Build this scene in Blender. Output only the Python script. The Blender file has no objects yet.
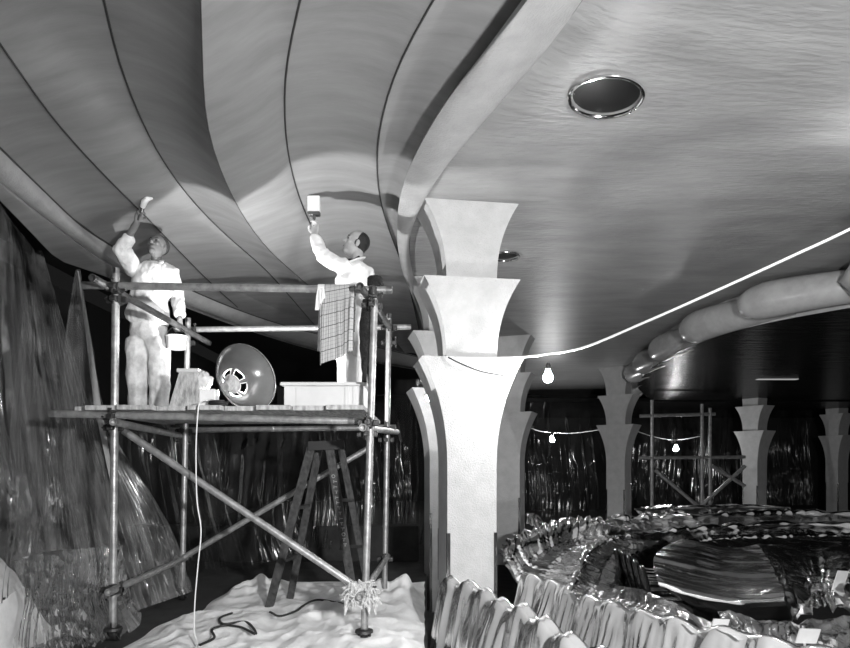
import bpy, math, random
import numpy as np
from mathutils import Vector, Matrix, noise
from mathutils.bvhtree import BVHTree
random.seed(7); rng = np.random.default_rng(7)
sc = bpy.context.scene
COL = sc.collection
F, CX, HZ, EYE = 640.0, 425.0, 464.0, 1.51
PI = math.pi
def P(px, py, Y): return Vector(((px-CX)*Y/F, Y, EYE+(HZ-py)*Y/F))
def PZ(px, py, z):
    Y = F*(z-EYE)/(HZ-py); return Vector(((px-CX)*Y/F, Y, z))

# ------------------------------------------------------------------ materials
def mat(name, c, rough=.6, metal=0., var=0., vscale=4., bump=0., bscale=40., alpha=1., stretch=(1,1,1), c2=None, coat=0., spec=.5, trans=0., bdist=.02):
    m = bpy.data.materials.new(name); m.use_nodes = True
    nt = m.node_tree; N = nt.nodes; L = nt.links
    b = N['Principled BSDF']; out = N['Material Output']
    b.inputs['Roughness'].default_value = rough; b.inputs['Metallic'].default_value = metal
    b.inputs['Specular IOR Level'].default_value = spec
    b.inputs['Coat Weight'].default_value = coat; b.inputs['Coat Roughness'].default_value = .15
    b.inputs['Base Color'].default_value = (c, c, c, 1)
    tc = N.new('ShaderNodeTexCoord'); mp = N.new('ShaderNodeMapping'); mp.inputs['Scale'].default_value = stretch
    L.new(tc.outputs['Object'], mp.inputs['Vector'])
    if var > 0 or c2 is not None:
        n = N.new('ShaderNodeTexNoise'); n.inputs['Scale'].default_value = vscale; n.inputs['Detail'].default_value = 6; n.inputs['Roughness'].default_value = .6
        L.new(mp.outputs[0], n.inputs['Vector'])
        r = N.new('ShaderNodeValToRGB'); r.color_ramp.elements[0].position = .35; r.color_ramp.elements[1].position = .68
        lo = c*(1-var) if c2 is None else c2; hi = min(1, c*(1+var*.6)) if c2 is None else c
        r.color_ramp.elements[0].color = (lo, lo, lo, 1); r.color_ramp.elements[1].color = (hi, hi, hi, 1)
        L.new(n.outputs['Fac'], r.inputs['Fac']); L.new(r.outputs['Color'], b.inputs['Base Color'])
    if bump > 0:
        n2 = N.new('ShaderNodeTexNoise'); n2.inputs['Scale'].default_value = bscale; n2.inputs['Detail'].default_value = 5
        L.new(mp.outputs[0], n2.inputs['Vector'])
        bp = N.new('ShaderNodeBump'); bp.inputs['Strength'].default_value = bump; bp.inputs['Distance'].default_value = bdist
        L.new(n2.outputs['Fac'], bp.inputs['Height']); L.new(bp.outputs['Normal'], b.inputs['Normal'])
    if alpha < 1:
        b.inputs['Alpha'].default_value = alpha
    m['node'] = 1
    return m
def emit(name, s, c=(1,1,1)):
    m = bpy.data.materials.new(name); m.use_nodes = True
    nt = m.node_tree; nt.nodes.clear()
    e = nt.nodes.new('ShaderNodeEmission'); e.inputs['Strength'].default_value = s; e.inputs['Color'].default_value = (*c, 1)
    o = nt.nodes.new('ShaderNodeOutputMaterial'); nt.links.new(e.outputs[0], o.inputs[0]); return m
def plastic(name, c, alpha, rough=.14, bump=.5, bscale=7., stretch=(1,1,1), spec=.8, sheen=None):
    """thin polythene film: clear parts and milky parts, glossy all over"""
    m = bpy.data.materials.new(name); m.use_nodes = True
    nt = m.node_tree; N = nt.nodes; L = nt.links; N.clear()
    out = N.new('ShaderNodeOutputMaterial'); tc = N.new('ShaderNodeTexCoord'); mp = N.new('ShaderNodeMapping')
    mp.inputs['Scale'].default_value = stretch; L.new(tc.outputs['Object'], mp.inputs['Vector'])
    n = N.new('ShaderNodeTexNoise'); n.inputs['Scale'].default_value = bscale; n.inputs['Detail'].default_value = 4; n.inputs['Distortion'].default_value = .8
    L.new(mp.outputs[0], n.inputs['Vector'])
    bp = N.new('ShaderNodeBump'); bp.inputs['Strength'].default_value = bump; bp.inputs['Distance'].default_value = .03
    L.new(n.outputs['Fac'], bp.inputs['Height'])
    df = N.new('ShaderNodeBsdfDiffuse'); df.inputs['Color'].default_value = (c, c, c, 1); L.new(bp.outputs[0], df.inputs['Normal'])
    tr = N.new('ShaderNodeBsdfTransparent'); tr.inputs['Color'].default_value = (.93, .93, .93, 1)
    n2 = N.new('ShaderNodeTexNoise'); n2.inputs['Scale'].default_value = 2.2; n2.inputs['Detail'].default_value = 5; L.new(mp.outputs[0], n2.inputs['Vector'])
    mr = N.new('ShaderNodeMapRange'); mr.inputs['From Min'].default_value = .3; mr.inputs['From Max'].default_value = .7
    mr.inputs['To Min'].default_value = max(0, alpha-.15); mr.inputs['To Max'].default_value = min(1, alpha+.15)
    L.new(n2.outputs['Fac'], mr.inputs['Value'])
    m1 = N.new('ShaderNodeMixShader'); L.new(mr.outputs[0], m1.inputs[0]); L.new(tr.outputs[0], m1.inputs[1]); L.new(df.outputs[0], m1.inputs[2])
    gl = N.new('ShaderNodeBsdfGlossy'); gl.inputs['Roughness'].default_value = rough; gl.inputs['Color'].default_value = (.9, .9, .9, 1); L.new(bp.outputs[0], gl.inputs['Normal'])
    fr = N.new('ShaderNodeFresnel'); fr.inputs['IOR'].default_value = 1.2+spec*.5; L.new(bp.outputs[0], fr.inputs['Normal'])
    fac = fr.outputs[0]
    if sheen:     # noise mask laid on the gloss to gather the glints in patches
        n3 = N.new('ShaderNodeTexNoise'); n3.inputs['Scale'].default_value = sheen; n3.inputs['Detail'].default_value = 3; L.new(tc.outputs['Object'], n3.inputs['Vector'])
        m3 = N.new('ShaderNodeMapRange'); m3.inputs['From Min'].default_value = .5; m3.inputs['From Max'].default_value = .66; m3.inputs['To Min'].default_value = .12; L.new(n3.outputs['Fac'], m3.inputs['Value'])
        mu = N.new('ShaderNodeMath'); mu.operation = 'MULTIPLY'; L.new(fr.outputs[0], mu.inputs[0]); L.new(m3.outputs[0], mu.inputs[1]); fac = mu.outputs[0]
    m2 = N.new('ShaderNodeMixShader'); L.new(fac, m2.inputs[0]); L.new(m1.outputs[0], m2.inputs[1]); L.new(gl.outputs[0], m2.inputs[2])
    L.new(m2.outputs[0], out.inputs[0]); return m

M = dict(
    petal=mat('painted plaster with brush marks', .24, .5, var=.16, vscale=2.2, bump=.06, bscale=30, stretch=(.6, 3, 1), spec=.3),
    ring=mat('glazed grey plaster', .27, .40, var=.2, vscale=1.5, bump=.32, bscale=9, stretch=(.8, 2.6, 1), spec=.5, bdist=.03),
    band=mat('rough plaster lightened as lit', .36, .6, var=.12, vscale=6, bump=.4, bscale=60),  # plaster lightened in colour for the stronger light on the rib
    seam_shade=mat('dark seam', .03, .7),  # dark colour standing in for the shade along the ceiling creases
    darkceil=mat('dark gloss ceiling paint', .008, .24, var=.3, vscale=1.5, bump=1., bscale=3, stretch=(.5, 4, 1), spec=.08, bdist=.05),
    roll=mat('glazed roll moulding', .36, .25, var=.15, vscale=4, bump=.06, bscale=20),
    column=mat('stippled column plaster', .47, .7, var=.1, vscale=7, bump=.6, bscale=75, bdist=.012),
    void=mat('dark wall', .008, .9),
    carpet=mat('dark carpet', .028, .95, var=.4, vscale=5, bump=.5, bscale=150),
    steel=mat('galvanised tube', .38, .42, metal=.55, var=.35, vscale=14, bump=.15, bscale=60),
    shaded_steel=mat('dull rusty tube', .09, .6, metal=.3, var=.5, vscale=14),  # tube darkened in colour for the little light on the side rails
    clamp=mat('oily forged coupler', .06, .45, metal=.6, var=.5, vscale=25, bump=.3, bscale=60),
    chrome=mat('polished steel', .8, .12, metal=1.),
    board=mat('paint splashed board', .5, .8, var=.5, vscale=9, bump=.4, bscale=40, stretch=(3, .5, 1)),
    coat=mat('white cotton overall', .8, .9, var=.1, vscale=9, bump=.35, bscale=30),
    shirt=mat('paint stained shirt', .82, .9, var=.28, vscale=7, bump=.4, bscale=30),
    pants=mat('paint stained trousers', .80, .9, var=.42, vscale=5, bump=.4, bscale=25),
    skin=mat('skin', .38, .55, var=.12, vscale=20),
    skin1=mat('tanned skin', .17, .55, var=.12, vscale=20),
    hair=mat('dark hair', .015, .5, bump=.6, bscale=120),
    hair2=mat('short grizzled hair', .04, .7, bump=.6, bscale=120),
    white=mat('white enamel', .85, .4, var=.08, vscale=8),
    whitewood=mat('white painted timber', .66, .6, var=.06, vscale=5),
    cloth=mat('canvas dust sheet', .85, .92, var=.2, vscale=2.5, bump=.45, bscale=14),
    cloth2=mat('white cotton sheet', .8, .92, var=.1, vscale=5, bump=.4, bscale=12),
    dish=mat('enamelled reflector', .13, .22, var=.12, vscale=6, coat=.5),
    bristle=mat('loaded bristles', .85, .7, bump=.5, bscale=90),
    wood=mat('brush handle wood', .08, .5),
    trestle=mat('stained trestle timber', .06, .6, var=.8, vscale=18, bump=.4, bscale=40, c2=.01),
    paint=mat('white paint marks', .3, .7, var=.5, vscale=40),
    rubber=mat('black rubber', .012, .6),
    cable=mat('white flex', .75, .5),
    cabledark=mat('dark flex', .02, .5),
    darkcloth=mat('dark knitted cloth', .02, .95, var=.6, vscale=30, bump=1., bscale=60, c2=.006),
    ragmat=mat('frayed cotton waste', .62, .95, var=.3, vscale=40, bump=.8, bscale=60),
    seatdark=mat('dark seat leather', .012, .22, coat=.3),
    glassdark=mat('dark porthole glass', .006, .3, spec=.15),
    card=mat('pale card', .5, .8, var=.15),
    pl_hang=plastic('hanging polythene', .46, .13, rough=.16, bump=.10, bscale=4, stretch=(3, 3, .25), sheen=1.6),
    pl_low=plastic('crumpled polythene', .42, .22, rough=.12, bump=.3, bscale=5, stretch=(2,2,.6)),
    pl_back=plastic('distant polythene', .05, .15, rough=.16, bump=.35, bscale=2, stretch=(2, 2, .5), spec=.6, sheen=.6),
    pl_seat=plastic('polythene over seats', .62, .92, rough=.22, bump=.14, bscale=6, spec=.6),
    pl_near=plastic('milky polythene', .40, .72, rough=.24, bump=.12, bscale=7, spec=.35),
)
# tartan
def tartan():
    m = bpy.data.materials.new('checked woollen cloth'); m.use_nodes = True
    nt = m.node_tree; N = nt.nodes; L = nt.links; b = N['Principled BSDF']; b.inputs['Roughness'].default_value = .95
    uv = N.new('ShaderNodeUVMap'); uv.uv_map = 'UVMap'
    sx = N.new('ShaderNodeSeparateXYZ'); L.new(uv.outputs[0], sx.inputs[0])
    outs = []
    for ax, k in ((0, 7.), (1, 11.)):
        acc = None
        for mul, th in ((k, .93), (k*3, .86)):
            a = N.new('ShaderNodeMath'); a.operation = 'MULTIPLY'; a.inputs[1].default_value = mul; L.new(sx.outputs[ax], a.inputs[0])
            f = N.new('ShaderNodeMath'); f.operation = 'FRACT'; L.new(a.outputs[0], f.inputs[0])
            g = N.new('ShaderNodeMath'); g.operation = 'GREATER_THAN'; g.inputs[1].default_value = th; L.new(f.outputs[0], g.inputs[0])
            if acc is None:
                acc = g
            else:
                h = N.new('ShaderNodeMath'); h.operation = 'MULTIPLY_ADD'; h.inputs[1].default_value = .35; L.new(g.outputs[0], h.inputs[0]); L.new(acc.outputs[0], h.inputs[2]); acc = h
        outs.append(acc)
    s = N.new('ShaderNodeMath'); s.operation = 'ADD'; L.new(outs[0].outputs[0], s.inputs[0]); L.new(outs[1].outputs[0], s.inputs[1])
    r = N.new('ShaderNodeMapRange'); r.inputs['To Min'].default_value = .42; r.inputs['To Max'].default_value = .07; L.new(s.outputs[0], r.inputs['Value'])
    L.new(r.outputs[0], b.inputs['Base Color']); return m
M['tartan'] = tartan()

# ------------------------------------------------------------------ mesh helpers
def frame(d, up=None):
    d = d.normalized(); up = Vector((0, 0, 1)) if up is None else up
    if abs(d.dot(up)) > .98: up = Vector((0, 1, 0)) if abs(d.y) < .9 else Vector((1, 0, 0))
    a = d.cross(up).normalized(); return a, a.cross(d).normalized()
class MB:
    def __init__(s): s.v = []; s.f = []; s.uv = None
    def add(s, vs, fs):
        k = len(s.v); s.v += [tuple(x) for x in vs]; s.f += [tuple(i+k for i in f) for f in fs]; return s
    def box(s, lo, hi, mtx=None, bev=0):
        (x0, y0, z0), (x1, y1, z1) = lo, hi
        if bev <= 0:
            vs = [Vector((x, y, z)) for z in (z0, z1) for y in (y0, y1) for x in (x0, x1)]
            fs = [(0, 2, 3, 1), (4, 5, 7, 6), (0, 1, 5, 4), (2, 6, 7, 3), (0, 4, 6, 2), (1, 3, 7, 5)]
        else:
            b = bev; vs = []
            for z, i in ((z0, b), (z0+b, 0), (z1-b, 0), (z1, b)):
                X0, X1, Y0, Y1 = x0+i, x1-i, y0+i, y1-i; c = b if i == 0 else b*.4
                vs += [Vector(p) for p in ((X0+c, Y0, z), (X1-c, Y0, z), (X1, Y0+c, z), (X1, Y1-c, z), (X1-c, Y1, z), (X0+c, Y1, z), (X0, Y1-c, z), (X0, Y0+c, z))]
            fs = [tuple(range(7, -1, -1)), tuple(range(24, 32))]
            for r in range(3): fs += [(r*8+i, r*8+(i+1) % 8, r*8+8+(i+1) % 8, r*8+8+i) for i in range(8)]
        if mtx is not None: vs = [mtx @ v for v in vs]
        return s.add(vs, fs)
    def tube(s, path, r, seg=10, cap=True, side=None, ratio=1.):
        path = [Vector(p) for p in path]; n = len(path)
        rs = r if isinstance(r, (list, tuple)) else [r]*n
        vs = []; fs = []; pa = None
        for i, p in enumerate(path):
            d = (path[min(i+1, n-1)]-path[max(i-1, 0)])
            if d.length < 1e-9: d = Vector((0, 0, 1))
            d.normalize()
            if pa is None:
                if side is not None: a = (side-d*side.dot(d)).normalized()
                else: a, _ = frame(d)
            else:
                a = (pa-d*pa.dot(d)).normalized()
            pa = a; b = d.cross(a)
            ri = rs[i]; ra, rb = ri if isinstance(ri, tuple) else (ri, ri*ratio)
            for k in range(seg):
                t = 2*PI*k/seg; vs.append(p+a*math.cos(t)*ra+b*math.sin(t)*rb)
        for i in range(n-1):
            for k in range(seg):
                k2 = (k+1) % seg; fs.append((i*seg+k, i*seg+k2, (i+1)*seg+k2, (i+1)*seg+k))
        if cap:
            fs.append(tuple(range(seg-1, -1, -1))); fs.append(tuple((n-1)*seg+k for k in range(seg)))
        return s.add(vs, fs)
    def ring(s, c, ax, r0, r1, h, seg=20):
        """hollow tube end"""
        c = Vector(c); ax = Vector(ax).normalized(); a, b = frame(ax); vs = []; fs = []
        for (rr, hh) in ((r1, 0), (r1, h), (r0, h), (r0, 0)):
            for k in range(seg):
                t = 2*PI*k/seg; vs.append(c+ax*hh+(a*math.cos(t)+b*math.sin(t))*rr)
        for j in range(4):
            for k in range(seg):
                k2 = (k+1) % seg; j2 = (j+1) % 4; fs.append((j*seg+k, j*seg+k2, j2*seg+k2, j2*seg+k))
        return s.add(vs, fs)
    def lathe(s, prof, c, ax=(0, 0, 1), seg=24, closed=False):
        c = Vector(c); ax = Vector(ax).normalized(); a, b = frame(ax); vs = []; fs = []
        for r, h in prof:
            for k in range(seg):
                t = 2*PI*k/seg; vs.append(c+ax*h+(a*math.cos(t)+b*math.sin(t))*r)
        n = len(prof); rng_ = n if closed else n-1
        for j in range(rng_):
            for k in range(seg):
                k2 = (k+1) % seg; j2 = (j+1) % n; fs.append((j*seg+k, j*seg+k2, j2*seg+k2, j2*seg+k))
        if not closed:
            fs.append(tuple(range(seg-1, -1, -1))); fs.append(tuple((n-1)*seg+k for k in range(seg)))
        return s.add(vs, fs)
    def ball(s, c, r, seg=14, rings=9, rot=None):
        c = Vector(c); r = Vector((r, r, r)) if not hasattr(r, '__len__') else Vector(r); vs = []; fs = []
        for j in range(rings+1):
            ph = PI*(j/rings*.98+.01)
            for k in range(seg):
                t = 2*PI*k/seg; v = Vector((r.x*math.sin(ph)*math.cos(t), r.y*math.sin(ph)*math.sin(t), r.z*math.cos(ph)))
                vs.append(c+(rot @ v if rot else v))
        for j in range(rings):
            for k in range(seg):
                k2 = (k+1) % seg; fs.append((j*seg+k2, j*seg+k, (j+1)*seg+k, (j+1)*seg+k2))
        fs.append(tuple(range(seg))); fs.append(tuple(rings*seg+k for k in range(seg-1, -1, -1)))
        return s.add(vs, fs)
    def grid(s, A):
        """A: array nu x nv x 3"""
        nu, nv = A.shape[:2]; k = len(s.v)
        s.v += [tuple(x) for x in A.reshape(-1, 3)]
        s.f += [(k+i*nv+j, k+i*nv+j+1, k+(i+1)*nv+j+1, k+(i+1)*nv+j) for i in range(nu-1) for j in range(nv-1)]
        s.uv = (nu, nv); return s
    def build(s, name, m, parent=None, smooth=True, solid=0., loc=None, sharp=35):
        me = bpy.data.meshes.new(name); vs = s.v
        if loc is not None: vs = [tuple(Vector(v)-Vector(loc)) for v in vs]
        me.from_pydata(vs, [], s.f); me.update()
        if s.uv and s.uv[0]*s.uv[1] == len(s.v):
            nu, nv = s.uv; l = me.uv_layers.new(name='UVMap')
            vi = np.empty(len(me.loops), dtype=np.int32); me.loops.foreach_get('vertex_index', vi)
            uv = np.stack([(vi//nv)/(nu-1), (vi % nv)/(nv-1)], 1).astype(np.float32).ravel(); l.data.foreach_set('uv', uv)
        me.materials.append(M[m] if isinstance(m, str) else m)
        o = bpy.data.objects.new(name, me); COL.objects.link(o)
        if loc is not None and parent is None: o.location = loc
        if smooth:
            me.shade_smooth()
            try: me.set_sharp_from_angle(angle=math.radians(sharp))
            except Exception: pass
        if parent is not None: attach(o, parent)
        if solid:
            md = o.modifiers.new('thickness', 'SOLIDIFY'); md.thickness = solid
        return o
def attach(o, p):
    o.parent = p; o.matrix_parent_inverse = Matrix.Identity(4)
    w = world(p)
    if o.type == 'MESH' and o.data.users == 1 and not o.get('local'):
        if any(abs(x) > 1e-9 for x in w) : o.data.transform(Matrix.Translation(-w))
def world(p):
    w = Vector((0, 0, 0)); q = p
    while q is not None: w += q.location; q = q.parent
    return w
def thing(name, label, cat, loc=(0, 0, 0), group=None):
    o = bpy.data.objects.new(name, None); COL.objects.link(o); o.location = loc; o.empty_display_size = .1
    o['label'] = label; o['category'] = cat
    if group: o['group'] = group
    return o
def tag(o, label, cat, group=None, kind=None):
    o['label'] = label; o['category'] = cat
    if group: o['group'] = group
    if kind: o['kind'] = kind
    return o
def struct(o): o['kind'] = 'structure'; return o

def cr(pts, n):
    """Catmull-Rom resampled evenly"""
    p = np.array([list(x) for x in pts], float); p = np.vstack([2*p[0]-p[1], p, 2*p[-1]-p[-2]]); out = []
    for i in range(1, len(p)-2):
        for t in np.linspace(0, 1, 24, endpoint=False):
            a, b, c, d = p[i-1], p[i], p[i+1], p[i+2]
            out.append(.5*((2*b)+(-a+c)*t+(2*a-5*b+4*c-d)*t*t+(-a+3*b-3*c+d)*t**3))
    out.append(p[-2]); out = np.array(out)
    L = np.concatenate([[0], np.cumsum(np.linalg.norm(np.diff(out, axis=0), axis=1))]); t = np.linspace(0, L[-1], n)
    return np.stack([np.interp(t, L, out[:, k]) for k in range(out.shape[1])], 1)
def net(ctrl, nu, nv):
    """ctrl rows (list of lists of points) -> smooth grid nu x nv"""
    rows = [cr_u(r, nv) for r in ctrl]; A = np.array(rows)          # R x nv x 3
    return np.stack([cr_u(A[:, j], nu) for j in range(nv)], 1)
def cr_u(pts, n):
    p = np.array([list(x) for x in pts], float)
    if len(p) == 2: return p[0]+(p[1]-p[0])*np.linspace(0, 1, n)[:, None]
    p = np.vstack([2*p[0]-p[1], p, 2*p[-1]-p[-2]]); k = len(p)-3; out = []
    for t in np.linspace(0, k-1e-9, n):
        i = int(t)+1; u = t-int(t); a, b, c, d = p[i-1], p[i], p[i+1], p[i+2]
        out.append(.5*((2*b)+(-a+c)*u+(2*a-5*b+4*c-d)*u*u+(-a+3*b-3*c+d)*u**3))
    return np.array(out)
def normals(A):
    du = np.gradient(A, axis=0); dv = np.gradient(A, axis=1); n = np.cross(du, dv); return n/(np.linalg.norm(n, axis=2, keepdims=True)+1e-9)
def fbm1(x, seed, octs=4):
    r = np.random.default_rng(seed); y = np.zeros_like(x, float); a = 1.
    for o in range(octs):
        f = 2**o; ph = r.uniform(0, 6.28, 4); fr = r.uniform(.6, 1.4, 4)*f
        for k in range(4): y += a*np.sin(x*fr[k]*6.28+ph[k])/4
        a *= .6
    return y
def crumple(A, amp, scale, seed=0, ridged=True):
    nu, nv = A.shape[:2]; out = np.zeros((nu, nv)); off = Vector((seed*3.1, seed*1.7, seed*.9))
    for i in range(nu):
        for j in range(nv):
            p = Vector(A[i, j])*scale+off
            if ridged:
                a = noise.noise(p); b = noise.noise(p*2.3); out[i, j] = (1-2*abs(a))*.65+(1-2*abs(b))*.35-.55
            else: out[i, j] = noise.fractal(p, 1., 2., 4)
    return A+normals(A)*(out*amp)[:, :, None]

# ------------------------------------------------------------------ camera
cam = bpy.data.cameras.new('camera'); co = bpy.data.objects.new('camera', cam); COL.objects.link(co)
co.location = (0, 0, EYE); co.rotation_euler = (PI/2, 0, 0)
cam.sensor_width = 36; cam.sensor_fit = 'HORIZONTAL'; cam.lens = F/850*36; cam.shift_y = (HZ-324)/850; cam.clip_end = 100
sc.camera = co

# ------------------------------------------------------------------ ceiling
def W(x, y, z): return Vector((x, y, z))
def cpx(z, pts, pre=None, zend=None, post=None):
    o = []; n = len(pts)
    for i, q in enumerate(pts):
        zz = q[2] if len(q) > 2 else (z if zend is None else z+(zend-z)*max(0, (i/(n-1)-.45)/.55))
        o.append(PZ(q[0], q[1], zz))
    d_ = (o[0]-o[1]); d_.z = 0; o = [o[0]+d_*((o[0].y-.9)/max(.2, d_.y))] + o
    o[0].x = max(-3.8, min(2.6, o[0].x))
    o = [Vector(p) for p in cr(o, 60)]
    for _ in range(6): o = [o[0]]+[(o[i-1]+o[i]*2+o[i+1])/4 for i in range(1, len(o)-1)]+[o[-1]]
    return cr(o, NC)
NC = 150
R0 = cpx(3.72, [(0, 200), (32, 246), (79, 265), (109, 272), (183, 309), (250, 331), (315, 352), (384, 365), (430, 372)], pre=(-3.3, 1.2, 3.72))
R1 = cpx(3.80, [(0, 186), (49, 224), (109, 265), (183, 306), (250, 328), (315, 350), (384, 363), (430, 370)], pre=(-3.1, 1.2, 3.80))
R2 = cpx(3.93, [(0, 148), (62, 209), (114, 249), (180, 288), (226, 305), (275, 325), (320, 335), (400, 352), (430, 360)], pre=(-2.8, 1.2, 3.93))
L1 = cpx(4.06, [(0, 43), (43, 105), (96, 168), (124, 195), (138, 207), (180, 252), (215, 287), (240, 309)], pre=(-2.4, 1., 4.0), zend=3.93)
L2 = cpx(4.20, [(104, 0), (115, 49), (141, 122), (168, 170), (197, 207), (242, 250), (265, 268), (325, 337)], pre=(-1.7, 1., 4.1), zend=3.93)
L3 = cpx(3.88, [(201, 0), (202, 106), (213, 157), (228, 190), (244, 220), (272, 256), (308, 284), (375, 347)], pre=(-1.15, 1., 3.95), zend=3.93)
L4 = cpx(4.17, [(300, 0), (287, 55), (283, 119), (287, 157), (300, 203), (314, 233), (350, 285), (405, 353)], pre=(-.4, 1., 4.05), zend=3.93)
L5 = cpx(4.12, [(433, 0), (403, 51), (380, 114), (375, 157), (380, 207), (395, 245), (410, 290), (425, 357)], pre=(.6, 1., 4.02), zend=3.93)
RLpx = [(528, 0), (471, 59), (429, 127), (403, 178), (396, 220), (401, 270), (415, 303), (432, 359)]
RL = cpx(4.06, RLpx, pre=(1.6, 1., 4.06), zend=3.95)
def strip(A, B, bump, ns=14, groove=.014):
    s = np.linspace(0, 1, ns); G = A[:, None, :]*(1-s)[None, :, None]+B[:, None, :]*s[None, :, None]
    G[:, :, 2] += bump*(4*s*(1-s))[None, :]*np.linspace(1, .4, len(A))[:, None]
    return G
petals = MB(); bigs = []
for A, B, bp_ in ((R2, L1, .05), (L1, L2, .07), (L2, L3, .07), (L3, L4, .09), (L4, L5, .09), (L5, RL, .06)):
    G = strip(A, B, bp_); bigs.append(G)
    m_ = MB(); m_.grid(G); k = len(petals.v); petals.v += m_.v; petals.f += [tuple(i+k for i in f) for f in m_.f]
ceil = struct(petals.build('ceiling', 'petal', sharp=12))
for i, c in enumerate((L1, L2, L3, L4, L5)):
    o = MB().tube([Vector(p)-Vector((0, 0, .004)) for p in c[::2]], [.007 if i != 2 else .003]*len(c[::2]), seg=6).build('trim_%d' % (i+1), 'seam_shade'); struct(o)
# rim band and soffit on the left
G = strip(R1, R2, 0, 8); G[:, :, 2] -= .05*np.sin(np.linspace(0, PI, 8))[None, :]
struct(MB().grid(G).build('trim_6', 'band'))
G = strip(R0, R1, 0, 4); struct(MB().grid(G).build('trim_7', 'petal'))
o = MB().tube([Vector(p)+Vector((0, 0, .0)) for p in R2[::2]], .012, seg=6).build('trim_8', 'seam_shade'); struct(o)
# curved rib beside the columns
RLb = cpx(3.90, RLpx, pre=(1.7, 1., 3.90), zend=3.93)
RR = cpx(4.0, [(585, 0), (505, 85), (450, 150), (421, 193), (409, 222), (409, 260), (420, 300), (434, 357)], pre=(2.3, 1., 4.0), zend=3.98)
s = np.linspace(0, 1, 12); G = RLb[:, None, :]*(1-s)[None, :, None]+RR[:, None, :]*s[None, :, None]
G[:, :, 2] = RLb[:, None, 2]*(1-s)+RR[:, None, 2]*s-.06*np.sin(PI*s**.8)[None, :]
up = RL.copy()[:, None, :]; up[:, :, 2] += .02
G = np.concatenate([up, G], axis=1)
struct(MB().grid(G).build('trim_9', 'band', sharp=50))
# the wide glazed ring
RCp = [(13, .6), (11, 3.6), (8.4, 5.4), (6.3, 7.2), (5.45, 8.1), (4.72, 9.3), (4.5, 10.8), (4.6, 12.6), (4.9, 14.3), (5.25, 15.8), (5.9, 17.5), (7.2, 20), (9.5, 22.6)]
LCp = [tuple(p) for p in RR[::10]]+[(.9, 17.5, 3.95), (2.6, 20.5, 3.9), (5.5, 24, 3.85)]
LC = cr(LCp, 120); RC = cr([(x, y, 4.) for x, y in RCp], 120)
s = np.linspace(0, 1, 60); G = LC[:, None, :]*(1-s)[None, :, None]+RC[:, None, :]*s[None, :, None]
G[:, :, 2] += -.28*(np.clip(np.sin(PI*s), 0, 1)**.6)[None, :]*np.clip((5.7-G[:, :, 1])/2, 0, 1.4)
ringo = struct(MB().grid(G).build('ceiling', 'ring')); ringG = G
# dark lower ceiling with its curved edge
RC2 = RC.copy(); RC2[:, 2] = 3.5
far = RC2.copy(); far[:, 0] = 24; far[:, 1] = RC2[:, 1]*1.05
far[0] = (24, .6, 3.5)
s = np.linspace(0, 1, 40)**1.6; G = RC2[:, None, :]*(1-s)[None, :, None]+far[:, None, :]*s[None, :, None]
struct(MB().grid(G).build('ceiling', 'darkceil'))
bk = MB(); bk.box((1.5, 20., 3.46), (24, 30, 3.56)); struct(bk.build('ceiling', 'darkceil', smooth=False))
edge = MB(); E = np.stack([RC2, RC2+np.array([0, 0, .52])], 1); edge.grid(E); struct(edge.build('trim_10', 'roll'))
# roll mouldings, each lobe overlapping the next like fish scales
noses = [(8.6, 4.35), (6.6, 5.75), (5.05, 7.75), (4.45, 9.0), (4.4, 10.7), (4.6, 12.6), (4.85, 14.3), (5.15, 15.8), (5.6, 17.4), (6.4, 19.2)]
for i in range(1, len(noses)):
    a = Vector((*noses[i], 3.72)); b = Vector((*noses[i-1], 3.72)); d = (b-a); Lh = d.length; d.normalize()
    nrm = Vector((d.y, -d.x, 0)); nrm = nrm if nrm.x > 0 else -nrm
    path = []; rs = []; k = 18
    for j in range(k):
        t = j/(k-1); q = a-d*.02-nrm*.04+d*(Lh+.35)*t+nrm*(.62*t**1.3-.10*math.sin(PI*t))
        r = .27*math.sqrt(max(.0, 1-(1-min(1, t*Lh/.42))**2))+.004; r *= (1-.30*t)
        path.append(q); rs.append((r*.95, r))
    struct(MB().tube(path, rs, seg=22, side=Vector((nrm.x, nrm.y, 0))).build('trim_%d' % (10+i), 'roll', sharp=80))
sl = MB(); c = PZ(777, 379, 3.5); sl.box((c.x-.47, c.y-.07, 3.485), (c.x+.47, c.y+.07, 3.497))
tag(sl.build('ceiling_slot', emit('slot glow', .35), smooth=False), 'thin pale slot fitting set in the dark lower ceiling', 'light fitting')

# ------------------------------------------------------------------ room shell
def sbox(name, lo, hi, m): return struct(MB().box(lo, hi).build(name, m, smooth=False))
sbox('floor', (-6, -1, -.9), (.02, 26, 0), 'carpet')
sbox('floor', (.02, -1, -1.0), (24, 30, -.45), 'carpet')
sbox('wall_left', (-6.1, -1, -.9), (-6, 26, 4.4), 'void')
sbox('wall_back', (-6, 27, -1), (24, 27.2, 4.4), 'void')
sbox('wall_right', (24, -1, -1), (24.2, 30, 4.4), 'void')
sbox('ceiling', (-6.1, -1, 4.75), (24, 30, 4.8), 'void')

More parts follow.
